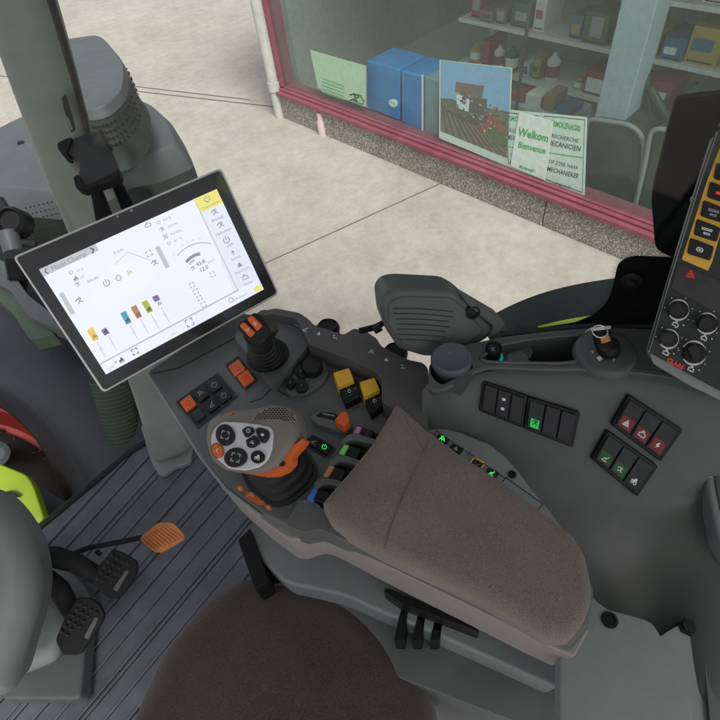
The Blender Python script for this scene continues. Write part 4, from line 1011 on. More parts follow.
# orange collar
m = MB(); m.px(J, rnd([(303, 438), (295, 444), (283, 448), (279, 455), (275, 461.5), (265, 467), (246, 471.5), (250, 474), (262, 476.5), (274, 476), (285, 471), (292, 463.5), (292, 455.5), (299, 448), (304.5, 441)], 2), -.006, -.02, M['orange']); m.build('collar', jo, bevel=.0015, seg=3)
m = MB(); m.px(J, circ(281.5, 463.5, 3.2, 2.8, 16), -.0045, -.007, M['button']); m.build('screw', jo)
bl = M['black']
btns = [(circ(225, 435, 8.6, 10, 26, -15), 'button', 'clamp', 4.5), (circ(235.5, 457.5, 10.6, 9.0, 26, -15), 'button', 'clamp', 5), (circ(217, 450.5, 5.4, 7, 22, -15), 'orange', 'chevl', 2.5),
        (rnd([(242, 430), (247, 426.5), (252.5, 427.5), (253.5, 432), (246, 437.5)], 2), 'button', 'power', 2.4), (rnd([(255.5, 430), (259, 427.5), (268, 430.5), (268.5, 437), (264, 443.5), (259.5, 440)], 2.5), 'button', 'blob', 2.6),
        (rnd([(246, 440), (255, 435.5), (259.5, 443), (252, 448), (247.5, 446.5)], 2), 'button', 'arrow', 2.4), (circ(257.3, 457, 6.3, 6, 22, 0), 'black', 'tractor', 2.9)]
for pts, mm, ic, s_ in btns:
    cx = sum(p[0] for p in pts) / len(pts); cy = sum(p[1] for p in pts) / len(pts)
    m = MB(); grown = [(cx + (x - cx) * 1.12, cy + (y - cy) * 1.12) for x, y in pts]; m.px(J, grown, .0034, .002, M['deck2']); m.px(J, pts, .0068, .003, M[mm]); m.strokes(J, IC[ic], cx, cy, s_, 12, .0073, M['greyprint' if s_ > 3 else 'white'], .26)
    m.build('button', jo, bevel=.0010, seg=2)
m = MB(); m.px(J, rnd([(227, 414.5), (233, 411.8), (233, 413.6), (228, 416)], .8), -.004, -.012, M['orange']); m.build('side_button', jo)

# ================================================================ SIDE CONSOLE
sc = thing('side_console', 'moulded dark grey green side console with rocker switches and storage bin', 'side console', HP(.8).hit(600, 500))
Lg = HP(.50)
Sp = PL3(HP(.52).hit(480, 378), HP(.52).hit(600, 378), HP(.60).hit(560, 462))
# ledge with a bin opening
outer = [(429, 366), (440, 351), (470, 344), (503, 337), (553, 331), (590, 328.5), (620, 328), (655, 330), (700, 333), (760, 335), (760, 400), (700, 386), (668, 376), (640, 372), (615, 371), (596, 370), (578, 368), (560, 368.5), (535, 368), (505, 366.5), (487, 366.5), (474, 370.5), (462, 377), (450, 384.5), (441, 389), (432, 390), (428, 380)]
binq = rnd([(479, 358), (500, 345), (528, 339.5), (560, 336), (588, 334.5), (583, 350), (576, 362), (560, 363.5), (520, 363), (487, 362)], 4)
cupq = circ(451.5, 369, 21.5, 17.5, 36, 0)
cupq = [(x, min(y, 384.2)) for x, y in cupq]
def filled(mb, pl, loops, h, mat):
    bm = bmesh.new(); 
    for lp in loops:
        vs = [bm.verts.new(pl.hit(x, y, h)) for x, y in lp]
        for i in range(len(vs)): bm.edges.new((vs[i], vs[(i + 1) % len(vs)]))
    bmesh.ops.triangle_fill(bm, edges=bm.edges[:], use_beauty=True, use_dissolve=False, normal=pl.n)
    bm.verts.index_update(); mb.add([v.co.copy() for v in bm.verts], [[v.index for v in f.verts] for f in bm.faces], mat); bm.free()
m = MB()
outer_r = rnd(outer, 3, 3)
filled(m, Lg, [outer_r, binq, cupq], 0, M['side'])
def wall(mb, pl, lp, h1, h0, mat, shrink=0):
    a = [pl.hit(x, y, h1) for x, y in lp]; c = sum(a, V()) / len(a); b = [p - pl.n * (h1 - h0) + (c - p) * shrink for p in a]
    mb.loft([b, a], mat, False, False); return b
wall(m, Lg, outer_r, 0, -.012, M['side'])
lo_ = wall(m, Lg, binq, 0, -.055, M['side'], .06); m.poly(lo_, M['deck2'])
lo_ = wall(m, Lg, cupq, 0, -.05, M['side'], .22); m.poly(lo_, M['deck2'])
o = m.build('ledge', sc, angle=30)
bpts = [(479, 358), (500, 345), (528, 339.5), (560, 336), (588, 334.5), (583, 350), (576, 362)]
m = MB(); p3 = [Lg.hit(x, y, .0005) for x, y in binq]; m.tube(p3 + [p3[0]], .0022, M['side'], 8, False); m.build('bin_rim', sc)
# front lip roll
lipq = [(428, 386), (434, 390.5), (441, 389.5), (450, 385), (462, 377.5), (474, 371), (487, 367), (505, 366.8), (535, 368.3), (560, 369), (578, 368.5), (600, 370), (640, 372), (670, 376), (700, 386), (760, 400)]
m = MB(); m.tube([Lg.hit(x, y, -.004) for x, y in lipq], .0045, M['side'], 10); m.build('front_lip', sc)
# big sloping surface (interpolated from a control net)
xs_top = [(422, 386), (441, 391), (462, 380), (487, 370), (520, 370), (560, 371), (600, 372), (640, 374), (675, 378), (710, 388), (770, 400)]
net = [[HP(.505).hit(x, y) for x, y in xs_top]]
net.append([(HP(.512 + .004 * i).hit(x, y + 7) if i < 3 else Sp.hit(x, y + 5, .001)) for i, (x, y) in enumerate(xs_top)])
def row(ys, f): return [f(x0 + (dx), y) for (x0, _), dx, y in zip(xs_top, [0] * 11, ys)]
net.append([(HP(.532 + .003 * i).hit(x, 409) if i < 3 else Sp.hit(x, 412 + (x - 480) * .08)) for i, (x, _) in enumerate(xs_top)])
net.append([Sp.hit(x, 450 + (x - 480) * .08) for x, _ in xs_top])
net.append([Sp.hit(x + 3, 488 + (x - 480) * .08) for x, _ in xs_top])
zb = lambda x, base, rise: base - rise * max(0, min(1, (x - 640) / 60.0))
net.append([HP(zb(x, .65, .015)).hit(x + 6, 530) for x, _ in xs_top])
net.append([HP(zb(x, .68, .04)).hit(x + 8, 575) for x, _ in xs_top])
dp = lambda x: .3 * max(0, min(1, (590 - x) / 60.0))
net.append([HP(zb(x, .685, .05) + dp(x) * .6).hit(x + 10, 620) for x, _ in xs_top])
net.append([HP(zb(x, .69, .05) + dp(x)).hit(x + 10, 680) for x, _ in xs_top])
net.append([HP(zb(x, .70, .05) + dp(x)).hit(x + 10, 760) for x, _ in xs_top])
net.append([HP(1.1).hit(x + 10, 850) for x, _ in xs_top])
m = grid(net, M['side']); m.build('side_panel', sc, subsurf=3)
# key plateau
m = MB(); kc = Lg.hit(605, 353)
m.lathe(kc, V((0, 0, 1)), [(.036, -.004), (.034, .003), (.030, .006), (.012, .0065), (.001, .0065)], M['side'], 40, False)
KP = Plane(Lg.p + V((0, 0, .0065)), V((0, 0, 1)))
m.text(KP, 'X', 592.5, 352, 4, -20, .0006, M['white']); m.sheet(KP, [(596.5, 357.5), (600, 355.5), (602.5, 359), (599, 361.5)], .0006, M['white']); m.text(KP, 'P', 614, 360, 5, -10, .0006, M['white'])
m.build('ignition_plate', sc, angle=40)
kb = KP.hit(608, 351)
m = MB(); m.lathe(kb, V((0, 0, 1)), [(.0125, 0), (.0125, .006), (.0105, .008), (.0095, .014), (.001, .014)], M['black'], 28); m.build('ignition_barrel', sc, angle=40)
ky = thing('ignition_key', 'black ignition key with copper insert and split ring in its lock', 'key', kb + V((0, 0, .014)))
Kp = Plane(P(604, 338, .575), cd(.1, .3, 1))
m = MB(); m.px(Kp, rnd([(595, 330), (611, 328), (614, 345), (609, 351), (603, 351), (598, 345)], 2.5), 0, -.008, M['black']); m.build('key_bow', ky, bevel=.0015)
m = MB(); m.px(Kp, rnd([(600, 336.5), (609, 334.5), (610.5, 341), (602, 343.5)], 1), .0008, 0, M['brown']); m.build('key_insert', ky)
m = MB(); m.px(Kp, rnd([(590.5, 327.5), (611, 325.2), (611.5, 328.6), (591, 331)], 1), .003, -.01, M['steel']); m.build('key_plate', ky, bevel=.0006)
m = MB(); m.tube([Kp.hit(x, y, .003) for x, y in circ(600, 331.5, 7.8, 6, 28, 15)] * 1 + [Kp.hit(*circ(600, 331.5, 7.8, 6, 28, 15)[0], .003)], .0008, M['steel'], 8); m.build('split_ring', ky)
# sockets in the bin's left end
m = MB(); c_ = Lg.hit(492.5, 357, -.012); m.lathe(c_, V((0, 0, 1)), [(.0125, -.01), (.0125, .001), (.010, .0015)], M['teal'], 28); m.lathe(c_, V((0, 0, 1)), [(.0095, 0), (.0095, .018), (.0085, .02), (.0075, .018), (.001, .018)], M['black'], 28); m.build('power_socket', sc, angle=40)
SK = Plane(c_ + V((0, 0, .018)), V((0, 0, 1)))
m = MB(); m.strokes(SK, IC['hands'], 492.5, 349.5, 2.6, 0, .001, g1, .25); m.build('socket_mark', sc)
m = MB(); c_ = Lg.hit(517, 361, -.014); m.lathe(c_, V((0, 0, 1)), [(.0145, -.02), (.0145, .002), (.0125, .0045), (.001, .005)], M['midgrey'], 28); m.px(Plane(c_, V((0, 0, 1))), rnd([(507, 353), (514, 350.5), (518, 355), (510, 358)], 1.5), .004, -.006, M['deck2']); m.build('socket_lid', sc, angle=40)
m = MB(); q_ = [(481, 358), (499, 347), (527, 341), (533, 352), (528, 362), (490, 361.5)]; m.px(Lg, q_, -.014, -.06, M['midgrey']); m.build('socket_shelf', sc)
# rocker switch banks
def bil(q, u, v):
    a = [q[0][i] + (q[1][i] - q[0][i]) * u for i in (0, 1)]; b = [q[3][i] + (q[2][i] - q[3][i]) * u for i in (0, 1)]
    return (a[0] + (b[0] - a[0]) * v, a[1] + (b[1] - a[1]) * v)
def sub(q, u0, u1, v0, v1): return [bil(q, u0, v0), bil(q, u1, v0), bil(q, u1, v1), bil(q, u0, v1)]
def bank(q, defs, label, pl=Sp):
    m = MB(); m.px(pl, rnd(q, 2.2), .007, -.01, M['black'], .03); fr = m.build('switch_bank', sc, bevel=.002, seg=3); fr['label'] = label
    ang = math.degrees(math.atan2(q[1][1] - q[0][1], q[1][0] - q[0][0])); n_ = len(defs)
    for k, (kind, ic, im, field) in enumerate(defs):
        u0 = .045 + k * .91 / n_ + .012; u1 = .045 + (k + 1) * .91 / n_ - .012
        a = sub(q, u0, u1, .10, .50); b = sub(q, u0, u1, .50, .92)
        m = MB()
        top_ = [pl.hit(*a[0], .0085), pl.hit(*a[1], .0085), pl.hit(*a[2], .0125), pl.hit(*b[2], .0095), pl.hit(*b[3], .0095), pl.hit(*a[3], .0125)]
        if kind == 'flat': top_ = [pl.hit(*p, .0105) for p in sub(q, u0, u1, .10, .92)]
        base_ = [p - pl.n * .012 for p in top_]
        m.loft([base_, top_], M['button'] if kind == 'flat' else M['deck2'])
        if kind != 'flat':
            # split top into two facets
            m.f.pop(); m.m.pop(); o_ = len(m.v) - 6
            m.f.append([o_, o_ + 1, o_ + 2, o_ + 5]); m.m.append(0); m.f.append([o_ + 5, o_ + 2, o_ + 3, o_ + 4]); m.m.append(0)
        sw = m.build('rocker', fr, bevel=.0009)
        if kind == 'flat':
            if ic:
                m = MB()
                for vv in (.36, .66):
                    cx, cy = bil(q, (u0 + u1) / 2, vv); m.strokes(pl, IC[ic], cx, cy, 3, ang, .0115, M[im], .5)
                o2 = m.build('rocker_symbol', fr)
            continue
        fp = PL3(pl.hit(*b[0], .0125), pl.hit(*b[1], .0125), pl.hit(*b[2], .0095))
        m = MB()
        if field: m.sheet(fp, sub(b, .2, .8, .25, .88) if field == 'greendark' else sub(b, .1, .9, .12, .88), .0005, M[field])
        cx, cy = bil(b, .5, .5)
        if ic: m.strokes(fp, IC[ic], cx, cy, 3.6, ang, .001, M[im], .26)
        if ic or field: m.build('rocker_symbol', fr)
    return fr
bank([(483, 380.5), (528, 396), (523, 428), (479, 411)], [('flat', None, None, None), ('flat', 'blob', 'white', None), ('flat', None, None, None)], 'black switch bank with two white marks')
bank([(528, 396.5), (580.5, 412.5), (573, 448), (523.5, 428.5)], [('rock', 'hands', 'dgreen', 'greendark'), ('flat', None, None, None), ('flat', None, None, None)], 'black switch bank with one glowing green square')
bank([(629, 394.5), (683.5, 430), (661, 462), (611.5, 425)], [('rock', 'tri', 'white', 'red'), ('rock', 'engine', 'white', 'red'), ('rock', 'bolt', 'white', 'red')], 'upper switch bank with three red symbols')
bank([(608, 430.5), (658.5, 466.5), (637.5, 497), (591.5, 459)], [('rock', 'lever', 'white', 'dgreen'), ('rock', 'hands', 'white', 'dgreen'), ('rock', 'tractor', 'white', None)], 'lower switch bank with two green symbols')
# moulded handle recess at the right edge, lower rear trim
RP = HP(.612)
m = MB(); m.px(RP, rnd([(703, 440), (730, 430), (800, 440), (800, 560), (735, 560), (718, 535), (708, 490)], 8), .0, -.04, M['lightgrey']); hr = m.build('grip_recess', sc, bevel=.006, seg=3)
m = MB(); m.px(RP, rnd([(713, 462), (735, 450), (800, 455), (800, 540), (740, 545), (724, 525), (716, 490)], 8), .002, -.01, M['side']); m.sheet(RP, circ(710.3, 476, 2.4, 1.3, 12, 20), .0006, M['white']); m.build('recess_insert', hr, bevel=.002)
# rear corner pieces
rc = thing('rear_trim', 'grey rear corner trim with a bolt behind the side console', 'trim', HP(.7).hit(700, 650))
TB = HP(.655)
m = MB(); m.px(TB, rnd([(655, 640), (668, 631), (686, 621), (696, 616), (700, 640), (706, 700), (712, 770), (650, 770)], 2), 0, -.05, M['lightgrey']); m.build('bracket_plate', rc, bevel=.003)
m = MB(); m.px(TB, rnd([(698.5, 615.5), (722, 609.5), (800, 606), (800, 770), (714, 770), (708, 700), (702, 640)], 2), .006, -.05, M['midgrey']); m.build('corner_cover', rc, bevel=.004)
m = MB(); m.lathe(TB.hit(687, 627.5), V((0, 0, 1)), [(.009, 0), (.009, .003), (.0065, .0032), (.0065, .007), (.001, .0075)], M['blackm'], 6); m.build('bolt', rc)
m = MB(); m.px(TB, [(640, 645), (668, 627), (698, 611.5), (725, 605), (800, 601), (800, 615), (722, 612), (697, 618), (660, 640), (640, 660)], -.004, -.06, M['rubber']); m.build('gasket', rc)

# grey ribbed pod at the window
pod = thing('ribbed_pod', 'grey moulded pod with shallow ribs and a screw in front of the window', 'pod', HP(.52).hit(440, 350))
fn = R @ V((0.05, 0, 1)); fn.z = 0.35 * V((fn.x, fn.y, 0)).length; PF = Plane(P(430, 330, .66), fn)
fq = rnd([(381, 301), (388, 291.5), (402, 289), (453, 291.5), (466, 299), (496, 330), (489, 339), (472, 349), (440, 357), (426, 358), (399, 350), (384, 327)], 6)
m = MB(); m.px(PF, fq, 0, -.06, M['midgrey'], -.01); m.build('body', pod, bevel=.011, seg=5)
m = MB(); m.px(PF, rnd([(389, 303), (401, 297), (450, 298), (462, 306), (484, 331), (468, 344), (427, 352), (403, 345), (388, 325)], 5), .0025, -.004, M['midgrey']); m.build('front_face', pod, bevel=.0018, seg=3)
m = MB()
cx, cy = 425, 318
for k in range(7):
    y0 = 307 + k * 5.2
    m.tube([PF.hit(x, y0 + (x - 390) * .06 + .02 * (x - 425) ** 2 * .06, .0026) for x in range(393 + k, 458 - k * 2, 6)], .0007, M['deck2'], 6)
m.build('rib', pod)
m = MB(); m.px(PF, rnd([(462, 297), (468, 300), (504, 321), (505, 324), (493, 341), (488, 338), (494, 327), (470, 306)], 2), .004, -.03, M['midgrey']); m.build('flange', pod, bevel=.002)
m = MB(); c_ = PF.hit(473, 312.5, .003); m.lathe(c_, PF.n, [(.009, -.004), (.009, .001), (.0062, .0015), (.005, -.001), (.001, -.001)], M['black'], 24); m.build('screw', pod)
m = MB(); m.tube([P(360, 331, .70), P(376, 327, .71), P(392, 318, .72)], .0042, M['black'], 10); m.tube([P(374, 331, .70), P(381, 327, .70)], .005, M['black'], 10); m.build('latch_rod', pod)

# cup in the holder
cup = thing('lidded_cup', 'slate grey lidded cup standing in the console cup holder', 'cup', Lg.hit(452, 372, -.05))
cc_ = Lg.hit(451.5, 357.5, .008) - V((0, 0, .0715))
m = MB(); m.lathe(cc_, V((0, 0, 1)), [(.001, 0), (.0185, 0), (.0205, .03), (.0225, .062), (.001, .062)], M['cup'], 40); m.build('body', cup, angle=60)
m = MB(); m.lathe(cc_ + V((0, 0, .062)), V((0, 0, 1)), [(.0238, 0), (.0245, .003), (.0245, .008), (.0228, .011), (.021, .0112), (.019, .0098), (.001, .0095)], M['cup'], 44)
LP_ = Plane(cc_ + V((0, 0, .0715)), V((0, 0, 1))); m.text(LP_, '<', 450, 352.5, 5, 10, .0006, g1); m.build('lid', cup, angle=40)

# cab roof out of view, added to shade the cab and bounce light
rf = MB(); rf.box((.0, -.1, 1.76), 1.7, 1.8, .14, M['roofbounce'])
tag(rf.build('cab_shade_roof', bevel=.04, seg=3), 'unseen pale cab roof panel added overhead to shape the light on seat and consoles', 'roof')
# ---------------------------------------------------------------- window, frit, black panel
ga, gb = P(345, 330, .88), HP(.5).hit(655, 324)
ga.z = gb.z
gd = (gb - ga).normalized(); gn = gd.cross(V((0, 0, 1)))
GP = Plane(ga, gn)
win = thing('side_window', 'cab side window glass with a black dotted border at its rear corner', 'window', ga.lerp(gb, .5) - V((0, 0, .02)))
def gp(s, z): return ga + gd * s + V((0, 0, z))
m = MB(); m.prism([gp(-.5, -.12), gp(1.1, -.12), gp(1.1, .62), gp(-.5, .62)], GP.n * -.004, M['glass']); m.build('glass', win)
fo = rnd([(488, 342), (517, 330), (543, 328), (575, 323), (592, 316), (604, 306), (611, 293), (615, 277), (617, 266), (623, 260), (633, 256.5), (675, 258), (800, 262), (800, 345), (655, 345)], 4)
m = MB(); m.px(GP, fo, .0022, .0008, M['blackdeep'])
edge = [(517, 330), (543, 328), (575, 323), (592, 316), (604, 306), (611, 293), (615, 277), (617, 266), (623, 260), (633, 256.5), (675, 258)]
for (a, b) in zip(edge[:-1], edge[1:]):
    L = math.dist(a, b); k_ = int(L / 1.9); nx, ny = (b[1] - a[1]) / L, -(b[0] - a[0]) / L
    for i in range(k_):
        for r_ in (0, 1, 2):
            t = (i + (r_ % 2) * .5) / k_; x = a[0] + (b[0] - a[0]) * t + nx * (1.0 + 1.7 * r_); y = a[1] + (b[1] - a[1]) * t + ny * (1.0 + 1.7 * r_)
            m.sheet(GP, circ(x, y, .62 - .13 * r_, None, 6), .0012, M['blackm'])
m.build('dotted_border', win)
m = MB(); c_ = GP.hit(631.5, 279.5, .003); m.lathe(c_, GP.n, [(.0115, 0), (.0115, .004), (.008, .006), (.006, .006), (.005, .010), (.001, .011)], M['black'], 28); m.build('bolt_cap', win, angle=40)
m = MB(); m.tube([HP(.505).hit(x, y) for x, y in ((500, 335), (540, 331.5), (590, 327.5), (650, 326.5), (760, 326))], .005, M['rubber'], 10); m.build('seal', win)
BP = Plane(P(680, 180, .60), Plane(ga, gn).n + V((0, 0, .1)))
m = MB(); m.px(BP, rnd([(676, 101), (700, 97.5), (800, 88), (800, 262), (672, 259), (655, 250), (651, 199), (654, 183), (671, 116)], 7), 0, -.02, M['blackdeep']); bpn = m.build('monitor_back', bevel=.004, seg=3); tag(bpn, 'tall black rounded panel standing behind the amber keypad', 'panel')
m = MB(); m.px(BP, circ(693, 200.5, 3, 3, 16), .003, 0, M['stub']); m.build('pink_plug', bpn)
m = MB(); m.px(BP, circ(720, 125, 2, 2, 16), .003, 0, M['steel']); m.build('rivet', bpn)

# ================================================================ CONTROL TOWER
tw = thing('control_tower', 'upright control panel with amber keypad above four climate knobs', 'control panel', HP(.52).hit(690, 392))
TP = PL3(P(648, 352, .555), P(703, 381, .543), P(716, 130, .495))
pq = [(647.5, 351.5), (668.5, 280), (699, 182), (716, 131), (722, 127), (735, 126), (830, 150), (760, 412), (704, 382.5)]
m = MB(); m.px(TP, rnd([(650, 355), (672, 282), (702, 184), (718, 133), (735, 127), (830, 150), (764, 424), (711, 396), (690, 386), (653, 364)], 4), -.004, -.035, M['lightgrey']); m.build('housing', tw, bevel=.004, seg=3)
m = MB(); m.px(TP, rnd(pq, 3.5), 0, -.005, M['deck2']); m.build('panel', tw, bevel=.0015)
m = MB(); frame_pts = [(649, 352), (669.8, 280), (700.3, 182), (717, 132.5)]
m.tube([TP.hit(x, y, -.001) for x, y in frame_pts], .0011, M['lightgrey'], 8); m.build('edge_bead', tw)
m = MB(); m.px(TP, rnd([(678.3, 263), (708, 276), (760, 296), (750, 330), (671, 288.5)], 1.5), .001, -.001, M['bezel']); m.strokes(TP, IC['tri'], 690.5, 274, 4.6, 10, .0016, M['redprint'], .22); m.build('display', tw)
m = MB(); m.px(TP, [(681.8, 259.5), (708, 271), (712, 263), (745, 150), (724, 143), (719, 150), (707.5, 180)], .0015, -.001, M['amber']); kp = m.build('amber_keypad', tw, bevel=.0006)
kd = [(None, None), ('power', 'white'), ('bars', 'white'), ('wave', 'greyprint'), ('bars', 'redlit'), ('gear', 'greyprint'), ('ring', 'white')]
bq = [(690.5, 237.5), (714.5, 246.8), (710.5, 261), (687.3, 253.5)]
words = [('(o)', 'white'), ('ECO', 'white'), ('AUTO', 'greyprint'), ('XXX', 'redlit'), ('+', 'white'), ('-', 'white')]
for k in range(6):
    dx, dy = 6.6 * k, -18.8 * k
    qq = [(x + dx, y + dy) for x, y in bq]
    m = MB(); m.px(TP, rnd(qq, 2.5), .004, .001, M['button']); cx = sum(p[0] for p in qq) / 4; cy = sum(p[1] for p in qq) / 4
    if k == 0: m.strokes(TP, IC['blob'], cx - 1, cy, 5.5, 20, .0045, M['white'], .3); m.strokes(TP, IC['power'], cx - 1, cy, 2.4, 20, .0048, M['ink'], .3)
    elif k in (1, 2): m.text(TP, 'xxxo', cx, cy - 2, 5.5, 16, .0045, M[words[k][1]], .03); m.text(TP, 'eco', cx - .5, cy + 2.3, 5, 16, .0045, M[words[k][1]], .03)
    elif k == 3: m.text(TP, 'xxxx', cx + 1, cy, 5.5, 16, .0045, M['redlit'], .03)
    else: m.strokes(TP, IC['ring'], cx, cy, 3, 16, .0045, g1, .3)
    m.build('key', kp, bevel=.0012)
# knobs
for (cx, cy, r, w_) in ((678.5, 310, 10.8, 1.7), (707, 323.5, 11, 1.7), (668.8, 339, 10.2, 1.5), (694, 353, 12.6, 3.4)):
    m = MB()
    def seg(a0, a1, w0, w1, n=20):
        for k in range(n):
            t0, t1 = [a0 + (a1 - a0) * (k + e) / n for e in (0, 1)]; u0, u1 = [w0 + (w1 - w0) * (k + e) / n for e in (0, 1)]
            c0, s0_, c1, s1_ = math.cos(math.radians(t0)), math.sin(math.radians(t0)), math.cos(math.radians(t1)), math.sin(math.radians(t1))
            m.sheet(TP, [(cx + (r) * c0, cy + r * s0_), (cx + r * c1, cy + r * s1_), (cx + (r - u1) * c1, cy + (r - u1) * s1_), (cx + (r - u0) * c0, cy + (r - u0) * s0_)], .0006, M['white'])
    seg(-150, 60, 1.2, w_); seg(62, 150, w_ * 1.6, 3.6)
    for a in (-170, -120, -60, -5, 45): m.sheet(TP, circ(cx + (r + 3) * math.cos(math.radians(a)), cy + (r + 3) * math.sin(math.radians(a)), .8, .5, 8), .0006, M['white'])
    m.strokes(TP, IC['engine'], cx - 3, cy + r + 3.5, 3, 28, .0006, M['white'], .35); m.strokes(TP, IC['blob'], cx + 5, cy + r + 4.5, 1.4, 28, .0006, M['white'], .4)
    kn = m.build('knob_scale', tw)
    m = MB(); c_ = TP.hit(cx, cy); rk = (r - 2.2) / F * .535
    m.lathe(c_, TP.n, [(rk, 0), (rk, .003), (rk * .9, .0045), (.001, .005)], M['black'], 30)
    body_ = [(cx - 9, cy + 3), (cx - 6, cy - 4.5), (cx - 2, cy - 6.5), (cx + 4, cy - 5), (cx + 6.5, cy + 1), (cx + 4, cy + 5), (cx - 1, cy + 6), (cx - 8.5, cy + 6.5)]
    if r > 12: body_ = [(cx - 7, cy - 3), (cx - 4, cy - 6.5), (cx + 2, cy - 7), (cx + 6, cy - 3), (cx + 7, cy + 3), (cx + 4, cy + 8), (cx - 1, cy + 10), (cx - 3, cy + 4)]
    m.px(TP, rnd([(x + (cx - x) * .05, y - 1) for x, y in body_], 2), .014, .003, M['button'], .1)
    m.build('knob', tw, bevel=.001)
m = MB(); m.text(TP, 'CLAAS', 675.5, 363.6, 6.0, 28, .0008, M['redprint'], .05, 1.0); m.build('brand_lettering', tw)

# ================================================================ SEAT, STEERING COLUMN, PEDALS
m = cushion(HP(.73), [(165, 660), (185, 632), (212, 602), (245, 582), (280, 574), (318, 578), (352, 593), (385, 618), (410, 650), (440, 720), (440, 900), (100, 900), (130, 740)], 0, .12, .05, M['seat'], .012, 140, 20, 9)
tag(m.build('driver_seat'), 'brown grey woven fabric driver seat cushion below the armrest', 'seat')
st = thing('steering_column', 'smooth grey steering column cowl at the lower left edge', 'steering column', HP(1.2).hit(0, 600))
m = cushion(Plane(P(10, 560, .95), cd(.35, .25, .9)), [(-90, 460), (-10, 488), (8, 497), (27, 520), (40, 546), (45, 575), (43, 605), (32, 640), (18, 690), (-90, 720)], 0, .16, .05, M['lightgrey'], .015, 120, 14, 9); m.build('cowl', st)
m = cushion(Plane(P(30, 605, 1.15), cd(.2, .2, .9)), [(10, 600), (35, 590), (55, 592), (70, 620), (60, 660), (10, 680)], 0, .1, .02, M['lightgrey'], .005, 80, 10); m.build('lower_cowl', st)
m = MB(); m.px(HP(1.24), rnd([(30, 540), (55, 555), (90, 590), (80, 700), (0, 700), (0, 560)], 8), 0, -.05, M['midgrey']); m.build('column_foot', st, bevel=.01)
# brake pedals
def pedal(plate, armp, d, label, slot, cle):
    pl = Plane(P(plate[0][0], plate[0][1], d), cd(.15, .35, .9))
    th = thing('brake_pedal', label, 'pedal', HP(1.28).hit(*plate[4 % len(plate)]), 'black brake pedals')
    m = MB(); m.px(pl, rnd(plate, 4), 0, -.014, M['blackm'])
    m.build('pedal_plate', th, bevel=.003)
    u = ((plate[1][0] - plate[0][0]), (plate[1][1] - plate[0][1]))
    for (x, y) in cle:
        m = None
    m = MB()
    for (x, y) in cle:
        b_ = [pl.hit(x + a * 2.9, y + b * 2.7, .0) for a, b in ((-1, -.3), (.4, -1), (1, .3), (-.4, 1))]; ap = pl.hit(x, y, .010)
        m.add([b0 + (b0 - ap) * .12 for b0 in b_] + [ap], [[0, 1, 4], [1, 2, 4], [2, 3, 4], [3, 0, 4]], M['tread'])
    m.build('tread', th, smooth=False)
    m = MB(); m.px(pl, rnd(slot, 1.5), .001, -.001, M['midgrey']); m.build('slot', th)
    m = MB(); m.tube([P(*p) for p in armp], [.024, .022, .02, .018][:len(armp)], M['blackm'], 12); m.build('arm', th)
pedal([(112.5, 548.5), (124, 553), (137.5, 561.5), (136.5, 575), (118, 599.5), (108, 599), (91, 582), (99, 566)], [(20, 560, 1.12), (55, 557, 1.12), (76, 563, 1.13), (98, 576, 1.15)], 1.13,
      'upper black brake pedal with pyramid tread beside the orange pedal', [(113, 589), (126, 570), (129, 571.5), (117, 592)],
      [(112 + i * 5.2 - j * 3.6, 556 + i * 2.8 + j * 5.6) for i in range(4) for j in range(5) if not (i == 3 and j > 0) and not (j == 4 and i > 1)])
pedal([(78, 597), (92, 598.5), (101, 606), (105, 617), (97, 630), (80, 655), (62, 655), (55, 640), (66, 615)], [(10, 575, 1.10), (46, 580, 1.10), (60, 590, 1.11), (72, 612, 1.13)], 1.10,
      'lower black brake pedal with pyramid tread nearest the column cowl', [(84, 637), (95, 617), (98.5, 618.5), (88, 640)],
      [(80 + i * 5.2 - j * 3.6, 604 + i * 2.8 + j * 5.6) for i in range(4) for j in range(6) if not (i == 3 and j > 0) and not (j >= 4 and i > 1)])
ap = thing('accelerator_pedal', 'worn orange ribbed accelerator pedal on a thin black rod', 'pedal', HP(1.28).hit(150, 545))
AP = Plane(P(160, 537, 1.24), cd(.1, .35, .9))
aq = rnd([(138.5, 539), (158, 522.5), (173, 522.5), (184.5, 535), (183.5, 540), (162, 552.5), (154, 552)], 4)
m = MB(); m.px(AP, aq, 0, -.012, M['orangepale'])
for k in range(9):
    # ribs run across the pedal
    x0, y0 = 141 + k * 4.6, 541.5 - k * .5
    a = (143 + k * 3.9, 536.5 - k * 1.9); b = (158 + k * 3.2, 551.5 - k * 1.7)
    a = (141.5 + k * 2.0, 537.8 - k * 1.75); b = (156 + k * 3.4, 551 - k * 1.6)
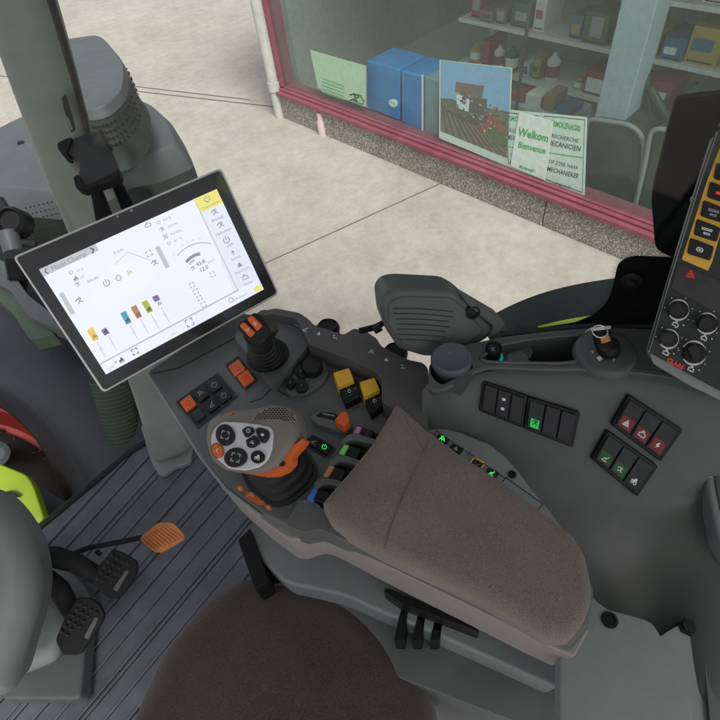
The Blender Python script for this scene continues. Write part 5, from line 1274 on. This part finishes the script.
for k in range(9):
    t = k / 8; a = (141 + 19 * t, 539.5 - 15.5 * t) if t < 1 else (160, 524); e = (156 + 27.5 * t, 551.5 - 12 * t)
    a = (140.5 + 22 * t, 538.8 - 15 * t); p, q2 = AP.hit(*a, .0008), AP.hit(*e, .0008)
    m.tube([p.lerp(q2, .06), p.lerp(q2, .5), p.lerp(q2, .94)], .0026, M['orangepale'], 6)
m.build('pedal_plate', ap, bevel=.002)
m = MB(); m.tube([P(142, 537.5, 1.25), P(120, 542, 1.24), P(88, 548, 1.22), P(76, 552, 1.21), P(70, 558, 1.20), P(64, 568, 1.2)], .0062, M['black'], 12); m.tube([P(96, 551, 1.2), P(101, 555, 1.2)], .005, M['black'], 8); m.build('rod', ap)

# ================================================================ CAMERA, LIGHT
cam = bpy.data.cameras.new('camera'); co = bpy.data.objects.new('camera', cam); COL.objects.link(co)
cam.sensor_width = 36; cam.sensor_fit = 'HORIZONTAL'; cam.lens = F / 720 * 36; cam.clip_start = .02; cam.clip_end = 400
co.matrix_world = Matrix.Translation(CAM) @ R.to_4x4()
SC.camera = co
w = bpy.data.worlds.new('World'); SC.world = w; w.use_nodes = True
nt = w.node_tree; bg = nt.nodes['Background']; sk = nt.nodes.new('ShaderNodeTexSky'); sk.sky_type = 'NISHITA'; sk.sun_disc = False
el, az = math.radians(58), math.radians(200)
sk.sun_elevation = el; sk.sun_rotation = az; sk.dust_density = 3.0; sk.air_density = 1.0
hsv = nt.nodes.new('ShaderNodeHueSaturation'); hsv.inputs['Saturation'].default_value = .30; link(nt, sk.outputs[0], hsv.inputs['Color']); link(nt, hsv.outputs[0], bg.inputs[0]); bg.inputs[1].default_value = .15
sd = V((math.sin(az) * math.cos(el), math.cos(az) * math.cos(el), math.sin(el)))
sl_ = bpy.data.lights.new('sun', 'SUN'); sl_.energy = 3.9; sl_.angle = math.radians(25); sl_.color = (1, .96, .9)
so_ = bpy.data.objects.new('sun', sl_); COL.objects.link(so_); so_.rotation_euler = sd.to_track_quat('Z', 'Y').to_euler()
SC.view_settings.view_transform = 'Standard'; SC.view_settings.look = 'None'; SC.view_settings.exposure = 0
